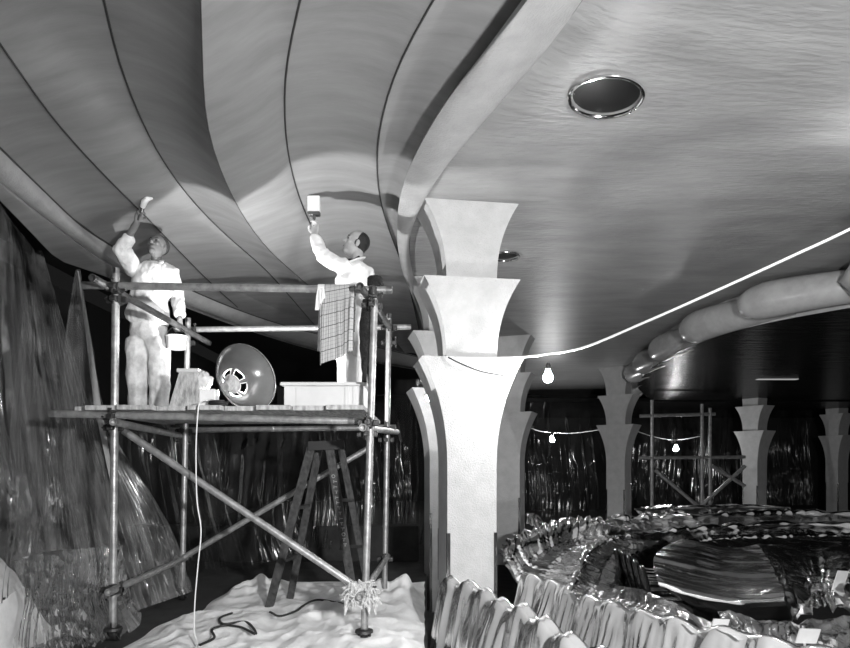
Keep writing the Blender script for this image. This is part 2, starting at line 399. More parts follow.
# round ceiling ports
bv_ring = BVHTree.FromPolygons([Vector(v) for v in ringo.data.vertices.values() and [v.co for v in ringo.data.vertices]], [tuple(p.vertices) for p in ringo.data.polygons])
bv_pet = BVHTree.FromPolygons([v.co.copy() for v in ceil.data.vertices], [tuple(p.vertices) for p in ceil.data.polygons])
CAM = Vector((0, 0, EYE))
def cast(bv, px, py):
    d = (P(px, py, 1.)-CAM).normalized(); h = bv.ray_cast(CAM, d); return h[0], h[1]
def port(px, py, r, label):
    h, n = cast(bv_ring, px, py)
    if n.z > 0: n = -n
    t = thing('ceiling_light', label, 'ceiling light', h)
    a, b = frame(n); lp = [h+n*.018+(a*math.cos(q)+b*math.sin(q))*r*.97 for q in np.linspace(0, 2*PI, 61)]
    MB().tube(lp, [(.012, .012)]*61, 10, cap=False).build('chrome_rim', 'chrome', t)
    g = MB().lathe([(0.001, .006), (r*.5, .005), (r*.88, .001), (r*.88, -.02)], h, n, 48).build('glass', 'glassdark', t)
    a, b = frame(n)
    for k in range(3):
        an = .35+.17*k+(2.6 if k == 2 else 0); MB().ball(h+n*.03+(a*math.cos(an)+b*math.sin(an))*r*.93, .013).build('catch', 'chrome', t)
port(606, 95, .24, 'large dark round ceiling light with polished rim, nearest the camera')
port(505, 255, .17, 'small dark round ceiling light half hidden behind the front column')

# ------------------------------------------------------------------ columns
def column(X, Yf, rot, label, zb, first=False):
    r = math.radians(rot); c = Vector((X-(-math.sin(r))*-.235*0, Yf, 0)) + Vector((-math.sin(r), math.cos(r), 0))*.235
    t = thing('column', label, 'column', (c.x, c.y, zb), group=None)
    R = Matrix.Translation(c) @ Matrix.Rotation(r, 4, 'Z')
    def tier(z0, z1, w0, w1, d0, d1, name, p=2.3, n=16):
        vs = []; fs = []
        for i in range(n+1):
            s = i/n; z = z0+(z1-z0)*s; w = w0+(w1-w0)*s**p; d = d0+(d1-d0)*s**p
            for q in ((-w, -d), (0, -d), (w, -d), (w, d), (0, d), (-w, d)): vs.append(R @ Vector((*q, z)))
        for i in range(n):
            for k in range(6): k2 = (k+1) % 6; fs.append((i*6+k, i*6+k2, i*6+6+k2, i*6+6+k))
        fs.append(tuple(range(5, -1, -1))); fs.append(tuple(n*6+k for k in range(6)))
        MB().add(vs, fs).build(name, 'column', t, sharp=30)
    tier(1.45, 2.51, .238, .485, .238, .31, 'shaft_capital')
    tier(zb, 1.4505, .238, .2381, .238, .238, 'shaft', n=1)
    tier(2.49, 3.265, .245, .465, .225, .275, 'capital_tier')
    tier(3.25, 4.03, .245, .48, .225, .235, 'capital_tier')
    for sx, sy in ((-1, -1), (1, -1), (-1, 1), (1, 1)):
        g = MB(); x, y = sx*.24, sy*.24
        g.box((min(x, x-sx*.03), min(y, y+sy*.004), zb), (max(x, x-sx*.03), max(y, y+sy*.004), .86), R)
        g.box((min(x, x+sx*.004), min(y, y-sy*.03), zb), (max(x, x+sx*.004), max(y, y-sy*.03), .86), R)
        g.build('corner_guard', 'chrome', t, smooth=False)
    return t
column(.445, 6.05, 9, 'nearest pale plaster column with three flared tiers, beside the scaffold', -.45)
column(.30, 8.5, 9, 'column mostly hidden behind the left edge of the nearest column', -.45)
column(1.6, 12.4, -20, 'grey flared column just right of the nearest column', -.45)
column(4.85, 16.3, -37, 'flared column standing among the seats right of the bright bulb', -.45)
column(9.85, 19.4, -60, 'dim column under the dark ceiling, right of the far scaffold', -.45)
column(14.3, 22.5, -72, 'dimmest flared column at the far right edge', -.45)

# ------------------------------------------------------------------ scaffold
RT = .031
sct = thing('scaffold_tower', 'tubular steel scaffold tower carrying the two painters', 'scaffold', (-1.55, 6.2, 0))
def pole(a, b, n='tube', r=RT, m='steel'):
    a = Vector(a); b = Vector(b); d = (b-a).normalized(); m_ = MB()
    m_.tube([a, a+(b-a)*.5, b], r, 14, cap=False)
    m_.ring(a, d, r*.8, r, .05, 14); m_.ring(b, -d, r*.8, r, .05, 14)
    a2, b2 = a+d*.05, b-d*.05
    for c_, dd in ((a2, d), (b2, -d)): m_.tube([c_, c_+dd*.002], r*.95, 14)
    return m_.build(n, m, sct)
PO = {}
PO['fl'] = pole(P(112.5, 628, 5.42), P(116, 268, 5.42), 'upright')
PO['fr'] = pole(P(364, 634, 5.42), P(374.5, 300, 5.42), 'upright')
PO['bl'] = pole(P(182, 590, 7.05), P(188, 318, 7.05), 'upright')
PO['br'] = pole(P(384.5, 594, 7.05), P(389, 314, 7.05), 'upright')
pole(P(83, 285.3, 5.355), P(392, 290.2, 5.355), 'guard_rail')
pole(P(192, 329.5, 7.115), P(411, 327, 7.115), 'guard_rail')
pole(P(92, 277.5, 5.1), P(209, 343, 7.42), 'guard_rail', m='shaded_steel')
pole(P(360, 286, 5.08), P(392, 330, 7.3), 'guard_rail', m='shaded_steel')
pole(P(50, 413.5, 5.35), P(354, 421, 5.35), 'ledger')
pole(P(170, 430.5, 7.12), P(396, 427.4, 7.12), 'ledger')
pole(P(113, 422, 5.2), P(187, 437, 7.3), 'ledger')
pole(P(362.5, 427.5, 5.2), P(397, 432, 7.4), 'ledger')
pole(P(124, 431, 5.46), P(361, 590, 5.46), 'brace')
pole(P(372, 446, 6.98), P(176, 562, 6.98), 'brace')
pole(P(108, 592.5, 5.2), P(190, 556, 7.2), 'low_rail')
pole(P(360, 597, 5.2), P(388, 556, 7.2), 'low_rail')
def coupler(p, ups):
    p = Vector(p); g = MB()
    for ax in ups:
        ax = Vector(ax).normalized(); a, b = frame(ax)
        g.ring(p-ax*.03, ax, RT*1.02, RT*1.6, .06, 14)
        for sgn in (-1, 1):
            q = p+a*sgn*.065; g.box((-.024, -.022, -.026), (.024, .022, .026), Matrix.Translation(q) @ ax.to_track_quat('Z', 'Y').to_matrix().to_4x4(), .006)
        g.tube([p+a*.075-b*.05, p+a*.075+b*.07], .009, 6); g.lathe([(.018, 0), (.018, .016)], p+a*.075+b*.055, b, 6)
    g.build('coupler', 'clamp', sct, sharp=30)
for px, py, Y in ((116, 288, 5.36), (117, 300, 5.44), (373, 292, 5.36), (372, 306, 5.44), (188, 330, 7.08), (187, 343, 7.2), (389, 328, 7.08), (389, 343, 7.2),
                  (114, 417, 5.36), (114, 428, 5.44), (368, 423, 5.36), (367, 434, 5.44), (184, 431, 7.08), (184, 440, 7.1), (387, 429, 7.08), (386, 440, 7.1),
                  (112.5, 590, 5.36), (365.5, 594, 5.36), (182, 559, 7.08), (385, 559, 7.08)):
    coupler(P(px, py, Y), ((0, 0, 1), (1, 0, .0), ) if random.random() < .5 else ((0, 0, 1), (0, 1, 0)))
def jack(px, Y, z, wheel, lean=0):
    x = (px-CX)*Y/F; g = MB()
    g.lathe([(.024, z), (.024, z-.05), (.075, z-.055), (.078, z-.075), (.04, z-.085), (.02, z-.12)], (x, Y, 0), (0, 0, 1), 20)
    g.build('collar', 'clamp', sct)
    g = MB()
    if wheel:
        for s_ in (-1, 1): g.tube([(x+s_*.02, Y, z-.11), (x+s_*.045, Y+.01, z-.16), (x+s_*.045, Y+.04, .07)], [(.018, .01)]*3, 8)
        g.build('castor_fork', 'clamp', sct)
        w = MB().lathe([(.02, -.03), (.062, -.028), (.07, -.018), (.07, .018), (.062, .028), (.02, .03)], (x, Y+.04, .072), (1, 0, 0), 24)
        w.build('castor_wheel', 'rubber', sct)
    else:
        g.tube([(x, Y, z-.1), (x+lean*.5, Y-.01, z*.45), (x+lean, Y-.02, .015)], [.026, .034, .042], 12).build('foot', 'steel', sct)
jack(113, 5.42, .18, True); jack(364, 5.42, .16, True); jack(182, 7.05, .2, True); jack(384.5, 7.05, .17, True)
# boards
bx = [66, 84, 118, 153, 187, 221, 256, 291, 326, 365]
blab = ['shortest', 'second', 'third', 'fourth', 'fifth', 'sixth', 'seventh', 'eighth', 'last']
own = {0: 'half-width scaffold board at the far left end of the platform', 1: 'scaffold board lapped over its neighbour at the left upright',
       2: "scaffold board under the left painter's nearer foot", 3: "scaffold board under the left painter's other foot",
       4: 'scaffold board beneath the wedge-shaped white stand', 5: "scaffold board beneath the reflector lamp's socket",
       6: 'scaffold board between the reflector lamp and the white chest', 7: 'scaffold board under the middle of the white chest',
       8: 'rightmost scaffold board, under the right end of the white chest'}
for i in range(9):
    Y0 = 5.26+[.16, .04, .0, .10, .03, .12, .02, .08, .0][i]; Y1 = 7.2+random.uniform(-.05, .05)
    x0 = (bx[i]-CX)*5.3/F+.004; x1 = (bx[i+1]-CX)*5.3/F-.004; z = 1.957
    m_ = MB(); 
    m_.box((x0, Y0, z), (x1, Y1, z+.040+(.0 if i != 1 else .0)), None, .004)
    o = m_.build('scaffold_board', 'board', sharp=30, loc=((x0+x1)/2, (Y0+Y1)/2, z))
    if i == 1: o.location.z += .0
    tag(o, own[i], 'board', 'scaffold boards of the platform')
ZP = 2.0

# ------------------------------------------------------------------ things on the platform
def at(px, Y): return (px-CX)*Y/F
Yb = 5.72
t = thing('chest', 'low white painted wooden chest on the right end of the platform', 'chest', (at(322, Yb), Yb+.2, ZP))
x0, x1 = at(284, Yb), at(364, Yb)
MB().box((x0, Yb, ZP), (x1, Yb+.42, ZP+.208), None, .004).build('body', 'whitewood', t, sharp=30)
MB().box((x0-.03, Yb-.025, ZP+.209), (x1+.03, Yb+.44, ZP+.240), None, .005).build('lid', 'whitewood', t, sharp=30)
MB().box((at(296, Yb), Yb-.008, ZP+.003), (at(344, Yb), Yb, ZP+.2), None, .002).build('panel', 'whitewood', t, sharp=30)
for px in (347, 355, 362): MB().box((at(px, Yb)-.018, Yb-.012, ZP+.001), (at(px, Yb)+.014, Yb, ZP+.207), None, .003).build('batten', 'whitewood', t, sharp=30)
# wedge shaped stand
Yw = 5.75; t = thing('paint_stand', 'white splayed stand with a lipped top beside the left painter', 'stand', (at(184, Yw), Yw+.1, ZP))
def frust(m_, xa0, xa1, xb0, xb1, y0, y1, z0, z1, ins):
    vs = [(xa0, y0, z0), (xa1, y0, z0), (xa1, y1, z0), (xa0, y1, z0), (xb0, y0+ins, z1), (xb1, y0+ins, z1), (xb1, y1-ins, z1), (xb0, y1-ins, z1)]
    return m_.add(vs, [(0, 3, 2, 1), (4, 5, 6, 7), (0, 1, 5, 4), (1, 2, 6, 5), (2, 3, 7, 6), (3, 0, 4, 7)])
frust(MB(), at(169, Yw), at(197, Yw), at(177, Yw), at(196, Yw), Yw, Yw+.25, ZP+.03, ZP+.34, .05).build('body', 'board', t, smooth=False)
MB().box((at(175, Yw), Yw+.03, ZP+.34), (at(197.5, Yw), Yw+.22, ZP+.375), None, .006).build('top', 'whitewood', t, sharp=30)
for px in (171, 194): MB().box((at(px, Yw)-.02, Yw+.01, ZP), (at(px, Yw)+.02, Yw+.24, ZP+.03)).build('foot', 'board', t, smooth=False)
m_ = MB(); 
m_.box((at(199, 5.8), 5.8, ZP), (at(215, 5.8), 5.92, ZP+.19), None, .006)
tag(m_.build('carton', 'white', sharp=30), 'small white carton between the splayed stand and the reflector lamp', 'box')
g = MB(); A = np.zeros((26, 26, 3))
for i in range(26):
    for j in range(26):
        th = 2*PI*i/25; ph = PI*(.03+.94*j/25); rr = .07+.022*noise.noise(Vector((math.cos(th)*2, math.sin(th)*2, ph*2)))
        A[i, j] = (at(202, 5.8)+rr*math.sin(ph)*math.cos(th)*.9, 5.87+rr*math.sin(ph)*math.sin(th), ZP+.268+rr*math.cos(ph)*1.1)
tag(g.grid(A).build('rag', 'coat'), 'crumpled white rag resting on the small white carton', 'cloth')
# reflector lamp
ax = Vector((.34, .85, .36)).normalized(); c = P(245, 378.5, 6.05); RD = .318
t = thing('reflector_lamp', 'large round enamelled reflector lamp lying on the platform', 'lamp', (c.x, c.y, ZP))
prof = []; n_ = 18; R_in = .135
for k in range(n_+1):
    u = k/n_; r_ = R_in+(RD-R_in)*u; h_ = -.155*(1-u**1.9)-.0
    prof.append((r_, h_))
shell = [(RD+.012, .004), (RD+.012, -.012)]
out_ = prof+[(RD+.012, 0), (RD+.012, -.012), (RD, -.012)]
outer = [(r_, h_) for r_, h_ in prof]+[(RD+.012, .0), (RD+.012, .012)]; inner = [(r_-.006, h_+.008) for r_, h_ in reversed(prof)]
MB().lathe(outer+inner, c, ax, 56, closed=True).build('reflector', 'dish', t, sharp=50)
# vented collar: ring with five slots
gr = MB(); a_, b_ = frame(ax); base = c-ax*.155
def rp(r_, an, h_): return base+(a_*math.cos(an)+b_*math.sin(an))*r_+ax*h_
for k in range(5):
    a0 = 2*PI*k/5; a1 = a0+.30
    N_ = 5; g = MB()
    for j in range(N_):
        q0 = a0+(a1-a0)*j/N_; q1 = a0+(a1-a0)*(j+1)/N_
        vs = [rp(.075, q0, -.045), rp(.137, q0, 0), rp(.137, q1, 0), rp(.075, q1, -.045), rp(.075, q0, -.037), rp(.137, q0, .008), rp(.137, q1, .008), rp(.075, q1, -.037)]
        g.add(vs, [(0, 1, 2, 3), (7, 6, 5, 4), (0, 4, 5, 1), (2, 6, 7, 3), (1, 5, 6, 2), (3, 7, 4, 0)])
    g.build('vent_spoke', 'dish', t, smooth=False)
    # bright slot rim
    loop = []; gr = MB()
    for j in range(9): loop.append(rp(.131, a1+.02+(2*PI/5-.34)*j/8, -.006))
    for j in range(9): loop.append(rp(.086, a1+.02+(2*PI/5-.34)*(8-j)/8, -.04))
    gr.tube(loop+[loop[0]], .0045, 6); gr.build('vent_rim', 'white', t)
MB().lathe([(.085, -.036), (.085, -.045), (.075, -.05), (.06, -.07), (.05, -.075), (.048, -.13), (.042, -.15), (.02, -.155)], base, ax, 28).build('lamp_socket', 'board', t)
MB().lathe([(.02, -.01), (.03, .01), (.03, .03), (.01, .042)], base, ax, 20).build('lamp_bulb', 'white', t)
MB().tube([rp(.235, .2, .1), rp(.235, .2, .085)], .012, 12).build('rivet', 'cabledark', t)
lampc = c-ax*.108
g = MB(); q = P(220, 402, 5.72)
pts = []
for k in range(60):
    an = k*.42; pts.append(Vector((at(220, 5.75)+.075*math.cos(an)+.01*math.sin(k*.3), 5.70+.045*math.sin(an), ZP+.012+k*.0010)))
g.tube(pts, .008, 6); tag(g.build('cable_coil', 'cabledark'), "coil of dark flex lying at the reflector lamp's socket", 'cable')
# flex falling from platform to floor
pts = [P(214, 399, 5.70), P(207, 400.5, 5.45), P(200, 402.5, 5.25), P(198, 412, 5.23), P(196, 450, 5.22), P(197, 500, 5.2), P(201, 530, 5.2), P(198, 565, 5.2), P(195, 600, 5.2), P(194, 630, 5.2), Vector((at(192, 5.0), 5.05, .05)), Vector((-2.0, 4.6, .04))]
tag(MB().tube([Vector(p) for p in cr(pts, 90)], .005, 8).build('flex_cable', 'cable'), 'thin white flex hanging from the platform down to the dust sheet', 'cable')

# ------------------------------------------------------------------ people
def remesh(mb, name, m, parent, vox, disp=None, smooth=4):
    me = bpy.data.meshes.new('t'); me.from_pydata(mb.v, [], mb.f); me.update()
    o = bpy.data.objects.new('t', me); COL.objects.link(o)
    md = o.modifiers.new('r', 'REMESH'); md.mode = 'VOXEL'; md.voxel_size = vox; md.adaptivity = 0
    if smooth: s_ = o.modifiers.new('s', 'SMOOTH'); s_.iterations = smooth; s_.factor = .5
    dg = bpy.context.evaluated_depsgraph_get(); ev = o.evaluated_get(dg); me2 = bpy.data.meshes.new_from_object(ev)
    bpy.data.objects.remove(o); bpy.data.meshes.remove(me)
    if disp:
        n = len(me2.vertices); co_ = np.empty(n*3); me2.vertices.foreach_get('co', co_); co_ = co_.reshape(-1, 3)
        no = np.array([v.normal for v in me2.vertices]); d = np.array([disp(Vector(c_)) for c_ in co_])
        me2.vertices.foreach_set('co', (co_+no*d[:, None]).ravel()); me2.update()
    me2.name = name; me2.materials.clear(); me2.materials.append(M[m]); me2.shade_smooth()
    ob = bpy.data.objects.new(name, me2); COL.objects.link(ob); attach(ob, parent); return ob
def cap_(mb, pts, rs, seg=14, side=None):
    """tube with rounded ends"""
    pts = [Vector(p) for p in pts]; rs = [r if isinstance(r, tuple) else (r, r) for r in rs]
    d0 = (pts[0]-pts[1]).normalized(); d1 = (pts[-1]-pts[-2]).normalized(); P_ = []; R_ = []
    for k in (0, 1, 2):
        t = [1., .8, .4][k]; q = math.sqrt(max(.02, 1-t*t)); m0 = min(rs[0]); P_.append(pts[0]+d0*m0*t*.8); R_.append((rs[0][0]*q, rs[0][1]*q))
    P_ += pts; R_ += rs
    for k in (2, 1, 0):
        t = [1., .8, .4][k]; q = math.sqrt(max(.02, 1-t*t)); m0 = min(rs[-1]); P_.append(pts[-1]+d1*m0*t*.8); R_.append((rs[-1][0]*q, rs[-1][1]*q))
    mb.tube(P_, R_, seg, side=side)
def head(mb, c, fwd, up, s=1.):
    """head with brow, nose, lips, chin and ears; c is the centre of the skull"""
    fwd = fwd.normalized(); up = (up-fwd*up.dot(fwd)).normalized(); rt = fwd.cross(up)
    def L(x, y, z): return c+(rt*x+fwd*y+up*z)*s
    R = Matrix((rt, fwd, up)).transposed()
    mb.ball(L(0, -.012, .03), Vector((.074, .094, .088))*s, 20, 14, R)
    mb.ball(L(0, .012, -.035), Vector((.062, .075, .082))*s, 18, 12, R)
    mb.ball(L(0, .052, -.093), Vector((.032, .03, .024))*s, 12, 8, R)       # chin
    mb.ball(L(0, .072, .028), Vector((.052, .016, .014))*s, 12, 8, R)       # brow
    cap_(mb, [L(0, .082, .018), L(0, .097, -.012), L(0, .104, -.026)], [.009*s, .011*s, .014*s], 10)   # nose
    for k in (-1, 1):
        mb.ball(L(k*.034, .062, -.018), Vector((.022, .02, .02))*s, 10, 8, R)  # cheeks
        mb.ball(L(k*.013, .092, -.03), Vector((.009, .009, .008))*s, 8, 6, R)
        mb.ball(L(k*.076, -.005, -.008), Vector((.008, .019, .032))*s, 12, 8, R)   # ears
        mb.ball(L(k*.03, .073, .008), Vector((.012, .008, .008))*s, 10, 8, R)  # eyeballs
    mb.ball(L(0, .08, -.056), Vector((.024, .012, .006))*s, 10, 6, R); mb.ball(L(0, .077, -.067), Vector((.02, .011, .007))*s, 10, 6, R)
    return L, R
def hand(mb, w, d, n, thumb, curl=1.0, s=1.):
    """w wrist, d direction of the fingers, n the way the palm faces, thumb +1/-1 side"""
    d = d.normalized(); n = (n-d*n.dot(d)).normalized(); t = d.cross(n)*thumb
    offs = (.030, .010, -.010, -.028); ln = (.92, 1., .94, .76)
    for k in range(4):
        o = offs[k]*s; kn = w+d*.092*s*(1-.05*abs(k-1))+t*o
        cap_(mb, [w+d*.005*s+t*o*.55, w+d*.05*s+t*o*.85, kn], [.017*s, .0155*s, .0125*s], 10)
        p = kn; a = .35*curl; r = .0105*s; pts = [p]
        for seg_, l in enumerate((.040, .027, .021)):
            p = p+(d*math.cos(a)+n*math.sin(a))*l*ln[k]*s; pts.append(p); a += .75*curl
        cap_(mb, pts, [.0112*s, .0105*s, .0098*s, .0085*s], 10)
    b = w+d*.025*s+t*.022*s
    cap_(mb, [b, b+(d*.6+t*.75+n*.25).normalized()*.04*s, b+(d*.6+t*.75+n*.25).normalized()*.04*s+(d*.75+t*.1+n*.65*curl).normalized()*.034*s, b+(d*.6+t*.75+n*.25).normalized()*.04*s+(d*.6+n*.9*curl-t*.15).normalized()*.058*s], [.016*s, .0135*s, .012*s, .0095*s], 10)
def wr(amp, sc_, seed, vert=1.):
    off = Vector((seed, seed*2.3, 0))
    def f(p):
        q = Vector((p.x*sc_, p.y*sc_, p.z*sc_*vert))+off; return amp*((1-2*abs(noise.noise(q)))*.7+(1-2*abs(noise.noise(q*2.1)))*.3-.4)
    return f
def hairf(mb, L, R, s, bald=False):
    mb.ball(L(0, -.02, .036), Vector((.079, .096, .090))*s, 20, 14, R)

# ---- left painter
Y1 = 6.72
h1, _ = cast(bv_pet, 146, 197)
man1 = thing('person', 'painter on the left in stained shirt and trousers reaching up with a small brush', 'person', (at(148, Y1), Y1, ZP))
bd = MB(); up = Vector((0, 0, 1))
def Q(px, py, dy=0.): return P(px, py, Y1+dy)
pel = Q(148, 338); che = Q(152, 283); nek = Q(156, 266, .0); hc = Q(157.5, 247, -.03)
sR, eR, wR = Q(134, 270, -.03), Q(122, 249, -.22), Q(137, 222, -.36)
sL, eL, wL = Q(172, 272, .0), Q(178, 299, .06), Q(180, 319, -.04)
hpR, kR, aR = Q(138, 343), Q(137, 372, -.03), Vector((at(137, Y1), Y1, ZP+.09))
hpL, kL, aL = Q(157, 343), Q(160, 371, -.05), Vector((at(159, Y1), Y1, ZP+.09))
sd = Vector((1, 0, 0))
cap_(bd, [pel, Q(150, 312), che, Q(154, 272)], [(.155, .10), (.14, .095), (.17, .11), (.12, .09)], 20, sd)
cap_(bd, [Q(155, 270), nek, Q(157, 254, -.0)], [.075, .056, .052], 14)
cap_(bd, [Q(146, 270), sR, eR, wR], [.07, .062, .046, .03]); cap_(bd, [Q(164, 270), sL, eL, wL], [.07, .058, .042, .028])
cap_(bd, [hpR, kR, aR], [.085, .06, .042]); cap_(bd, [hpL, kL, aL], [.085, .06, .042])
for a_f in (aR, aL): cap_(bd, [a_f+Vector((0, .03, -.05)), a_f+Vector((0, -.16, -.058))], [.04, .036])
f1 = Vector((-.10, -.88, .40)); HL, HR = head(bd, hc, f1, Vector((.1, .6, .8)), 1.13); face1 = (HL, HR)
brd = (Vector(h1)-wR); hd1 = brd.normalized()
hand(bd, wR, (hd1+Vector((0, 0, .5))).normalized(), Vector((.6, -.5, 0)), 1, 1.25)
hand(bd, wL, Vector((-.1, -.05, -1)), Vector((-.6, .2, 0)), 1, 1.3)
remesh(bd, 'body', 'skin1', man1, .0065, smooth=1)
hm = MB(); hairf(hm, lambda x, y, z: HL(x, y-.012, z+.014), HR, 1.12); remesh(hm, 'hair', 'hair2', man1, .009, smooth=2)
sh = MB()
cap_(sh, [Q(147, 318), Q(149, 303), che, Q(153, 270)], [(.235, .155), (.19, .135), (.215, .145), (.14, .11)], 22, sd)
cap_(sh, [Q(143, 271), sR, eR, eR+(wR-eR)*.42], [.095, .09, .082, .062]); cap_(sh, [Q(166, 272), sL, eL, eL+(wL-eL)*.8], [.09, .08, .066, .055])
remesh(sh, 'shirt', 'shirt', man1, .011, wr(.024, 8, 1.3, .6), 3)
for sg in (-1, 1):
    cl = MB(); cap_(cl, [Q(156, 265, -.07)+Vector((sg*.012, -.02, -.05)), Q(156, 262, -.05)+Vector((sg*.06, -.01, .0)), Q(156, 262, .03)+Vector((sg*.065, 0, .02))], [(.026, .008)]*3, 10, sd); cl.build('collar', 'shirt', man1)
pn = MB()
cap_(pn, [Q(148, 316), Q(148, 333)], [(.18, .13), (.19, .135)], 20, sd)
cap_(pn, [hpR, kR, aR+Vector((0, 0, -.03))], [.12, .10, .098]); cap_(pn, [hpL, kL, aL+Vector((0, 0, -.03))], [.12, .10, .098])
remesh(pn, 'trousers', 'pants', man1, .011, wr(.024, 6, 4.1, .5), 3)
for a_f in (aR, aL):
    b_ = MB(); cap_(b_, [a_f+Vector((0, .05, -.045)), a_f+Vector((0, -.06, -.047)), a_f+Vector((0, -.19, -.055))], [(.048, .044), (.05, .042), (.042, .032)], 14, sd); b_.build('shoe', 'darkcloth', man1)
def features(man, HL, HR, s_, brow):
    for k in (-1, 1):
        m_ = MB(); m_.ball(HL(k*.030, .083, .006), Vector((.012, .006, .006))*s_, 10, 6, HR); m_.build('eye', 'hair', man)
        m_ = MB(); cap_(m_, [HL(k*.012, .087, .026), HL(k*.030, .089, .032), HL(k*.048, .078, .028)], [.004, .005, .003], 8); m_.build('eyebrow', brow, man)
    m_ = MB(); cap_(m_, [HL(-.02, .089, -.061), HL(0, .094, -.0615), HL(.02, .089, -.061)], [.0025, .003, .0025], 8); m_.build('mouth', 'hair', man)
features(man1, HL, HR, 1.13, 'hair2')
# his brush
g = thing('paint_brush', "small round brush with white bristles in the left painter's raised hand", 'brush', wR)
tip = Vector(h1); hb = wR+(wR-eR).normalized()*.06+Vector((.01, -.03, 0)); dd = (tip-hb).normalized(); Lb = (tip-hb).length
MB().tube([hb-dd*.05, hb+dd*.03, hb+dd*(Lb-.17)], [.011, .014, .013], 10).build('handle', 'wood', g)
MB().tube([hb+dd*(Lb-.175), hb+dd*(Lb-.12)], .024, 14).build('ferrule', 'chrome', g)
MB().tube([hb+dd*(Lb-.125), hb+dd*(Lb-.06), tip-dd*.02+Vector((.02, 0, 0)), tip+Vector((.055, .02, -.005))], [.024, .030, .026, .008], 14).build('bristles', 'bristle', g)
# paint kettle
kc = Vector((at(177, Y1-.06), Y1-.08, P(176, 350.5, Y1).z)); kr = .1
t = thing('paint_kettle', "white paint kettle hanging from the left painter's lowered hand", 'bucket', kc)
MB().lathe([(.088, 0), (.092, .005), (kr, .125), (kr+.006, .128), (kr+.006, .136), (kr-.004, .136), (.09, .02), (.001, .02)], kc, (0, 0, 1), 32).build('pail', 'white', t)
hk = [kc+Vector((math.cos(a_)*kr, 0, .125+math.sin(a_)*.105)) for a_ in np.linspace(0, PI, 18)]; MB().tube(hk, .005, 8).build('bail_handle', 'clamp', t)

# ---- right painter
Y2 = 6.25
h2, _ = cast(bv_pet, 314, 199)
man2 = thing('person', 'painter on the right in a white coat, in profile, reaching up with a wide brush', 'person', (at(352, Y2), Y2, ZP))
def Q(px, py, dy=0.): return P(px, py, Y2+dy)
bd = MB(); sd2 = Vector((.75, .66, 0))
pel = Q(352, 335); che = Q(354, 284); hc = Q(356, 244, 0)
sR, eR, wR = Q(345, 268, -.1), Q(322, 255, -.06), Q(315, 236, .0)
sL, eL, wL = Q(366, 272, .1), Q(369, 302, .10), Q(356, 324, .0)
cap_(bd, [pel, Q(353, 310), che, Q(355, 271)], [(.14, .10), (.13, .1), (.16, .11), (.11, .09)], 20, sd2)
cap_(bd, [Q(356, 270), Q(357, 262), Q(358, 252)], [.075, .058, .055], 14)
cap_(bd, [Q(352, 270, -.05), sR, eR, wR], [.07, .06, .045, .03]); cap_(bd, [Q(360, 271), sL, eL, wL], [.07, .06, .045, .03])
hp = [Q(347, 342, -.06), Q(357, 342, .07)]; kn = [Q(348, 372, -.06), Q(357, 372, .06)]; an = [Vector((at(348, Y2), Y2-.06, ZP+.09)), Vector((at(357, Y2), Y2+.07, ZP+.09))]
for k in range(2):
    cap_(bd, [hp[k], kn[k], an[k]], [.085, .06, .042]); cap_(bd, [an[k]+Vector((.03, 0, -.05)), an[k]+Vector((-.16, 0, -.058))], [.04, .036])
f2 = Vector((-.90, -.30, .40)); HL, HR = head(bd, hc, f2, Vector((.4, 0, .9)), 1.12)
hand(bd, wR, Vector((.02, 0, 1)), Vector((-.1, -1, 0)), -1, 1.1)
hand(bd, wL, Vector((-.6, -.3, -.5)), Vector((-.3, .2, -1)), 1, .9)
remesh(bd, 'body', 'skin', man2, .0065, smooth=1)
hm = MB(); hm.ball(HL(0, -.028, .030), Vector((.090, .096, .1)), 20, 14, HR); hm.ball(HL(0, -.055, -.02), Vector((.066, .05, .06)), 16, 10, HR)
for k in (-1, 1): hm.ball(HL(k*.068, .012, -.002), Vector((.01, .012, .03)), 10, 8, HR)
remesh(hm, 'hair', 'hair', man2, .008, smooth=2)
ct = MB()
cap_(ct, [Q(350, 352), Q(351, 330), Q(353, 305), che, Q(356, 270)], [(.195, .165), (.18, .15), (.165, .14), (.195, .145), (.13, .11)], 22, sd2)
cap_(ct, [Q(352, 271, -.05), sR, eR, eR+(wR-eR)*.88], [.095, .08, .068, .056]); cap_(ct, [Q(360, 272), sL, eL, eL+(wL-eL)*.85], [.09, .08, .066, .056])
remesh(ct, 'coat', 'coat', man2, .011, wr(.024, 8, 7.7, .7), 3)
cl = MB(); cap_(cl, [Q(349, 262, -.09), Q(357, 259, -.075), Q(364, 258, .0), Q(361, 258, .07)], [(.02, .01)]*4, 10); cl.build('collar', 'coat', man2)
sc_ = MB(); cap_(sc_, [Q(349, 260, -.075), Q(354, 260, -.066), Q(359, 256.5, -.05)], [.014, .013, .01], 8); sc_.build('neckerchief', 'darkcloth', man2)
pn = MB(); cap_(pn, [Q(352, 330), Q(352, 340)], [(.15, .12)]*2, 18, sd2)
for k in range(2): cap_(pn, [hp[k], kn[k], an[k]+Vector((0, 0, -.03))], [.115, .1, .095])
remesh(pn, 'trousers', 'coat', man2, .011, wr(.012, 6, 9.1, .5), 3)
for a_f in an:
    b_ = MB(); cap_(b_, [a_f+Vector((.05, 0, -.045)), a_f+Vector((-.06, 0, -.047)), a_f+Vector((-.19, 0, -.055))], [(.044, .048), (.042, .05), (.032, .042)], 14, up); b_.build('shoe', 'darkcloth', man2)
features(man2, HL, HR, 1.12, 'hair')
g = thing('paint_brush', "wide flat brush with a thick white block of bristles in the right painter's hand", 'brush', wR)
bt = P(314, 196.5, Y2+.03); bb = P(314, 214, Y2+.02)
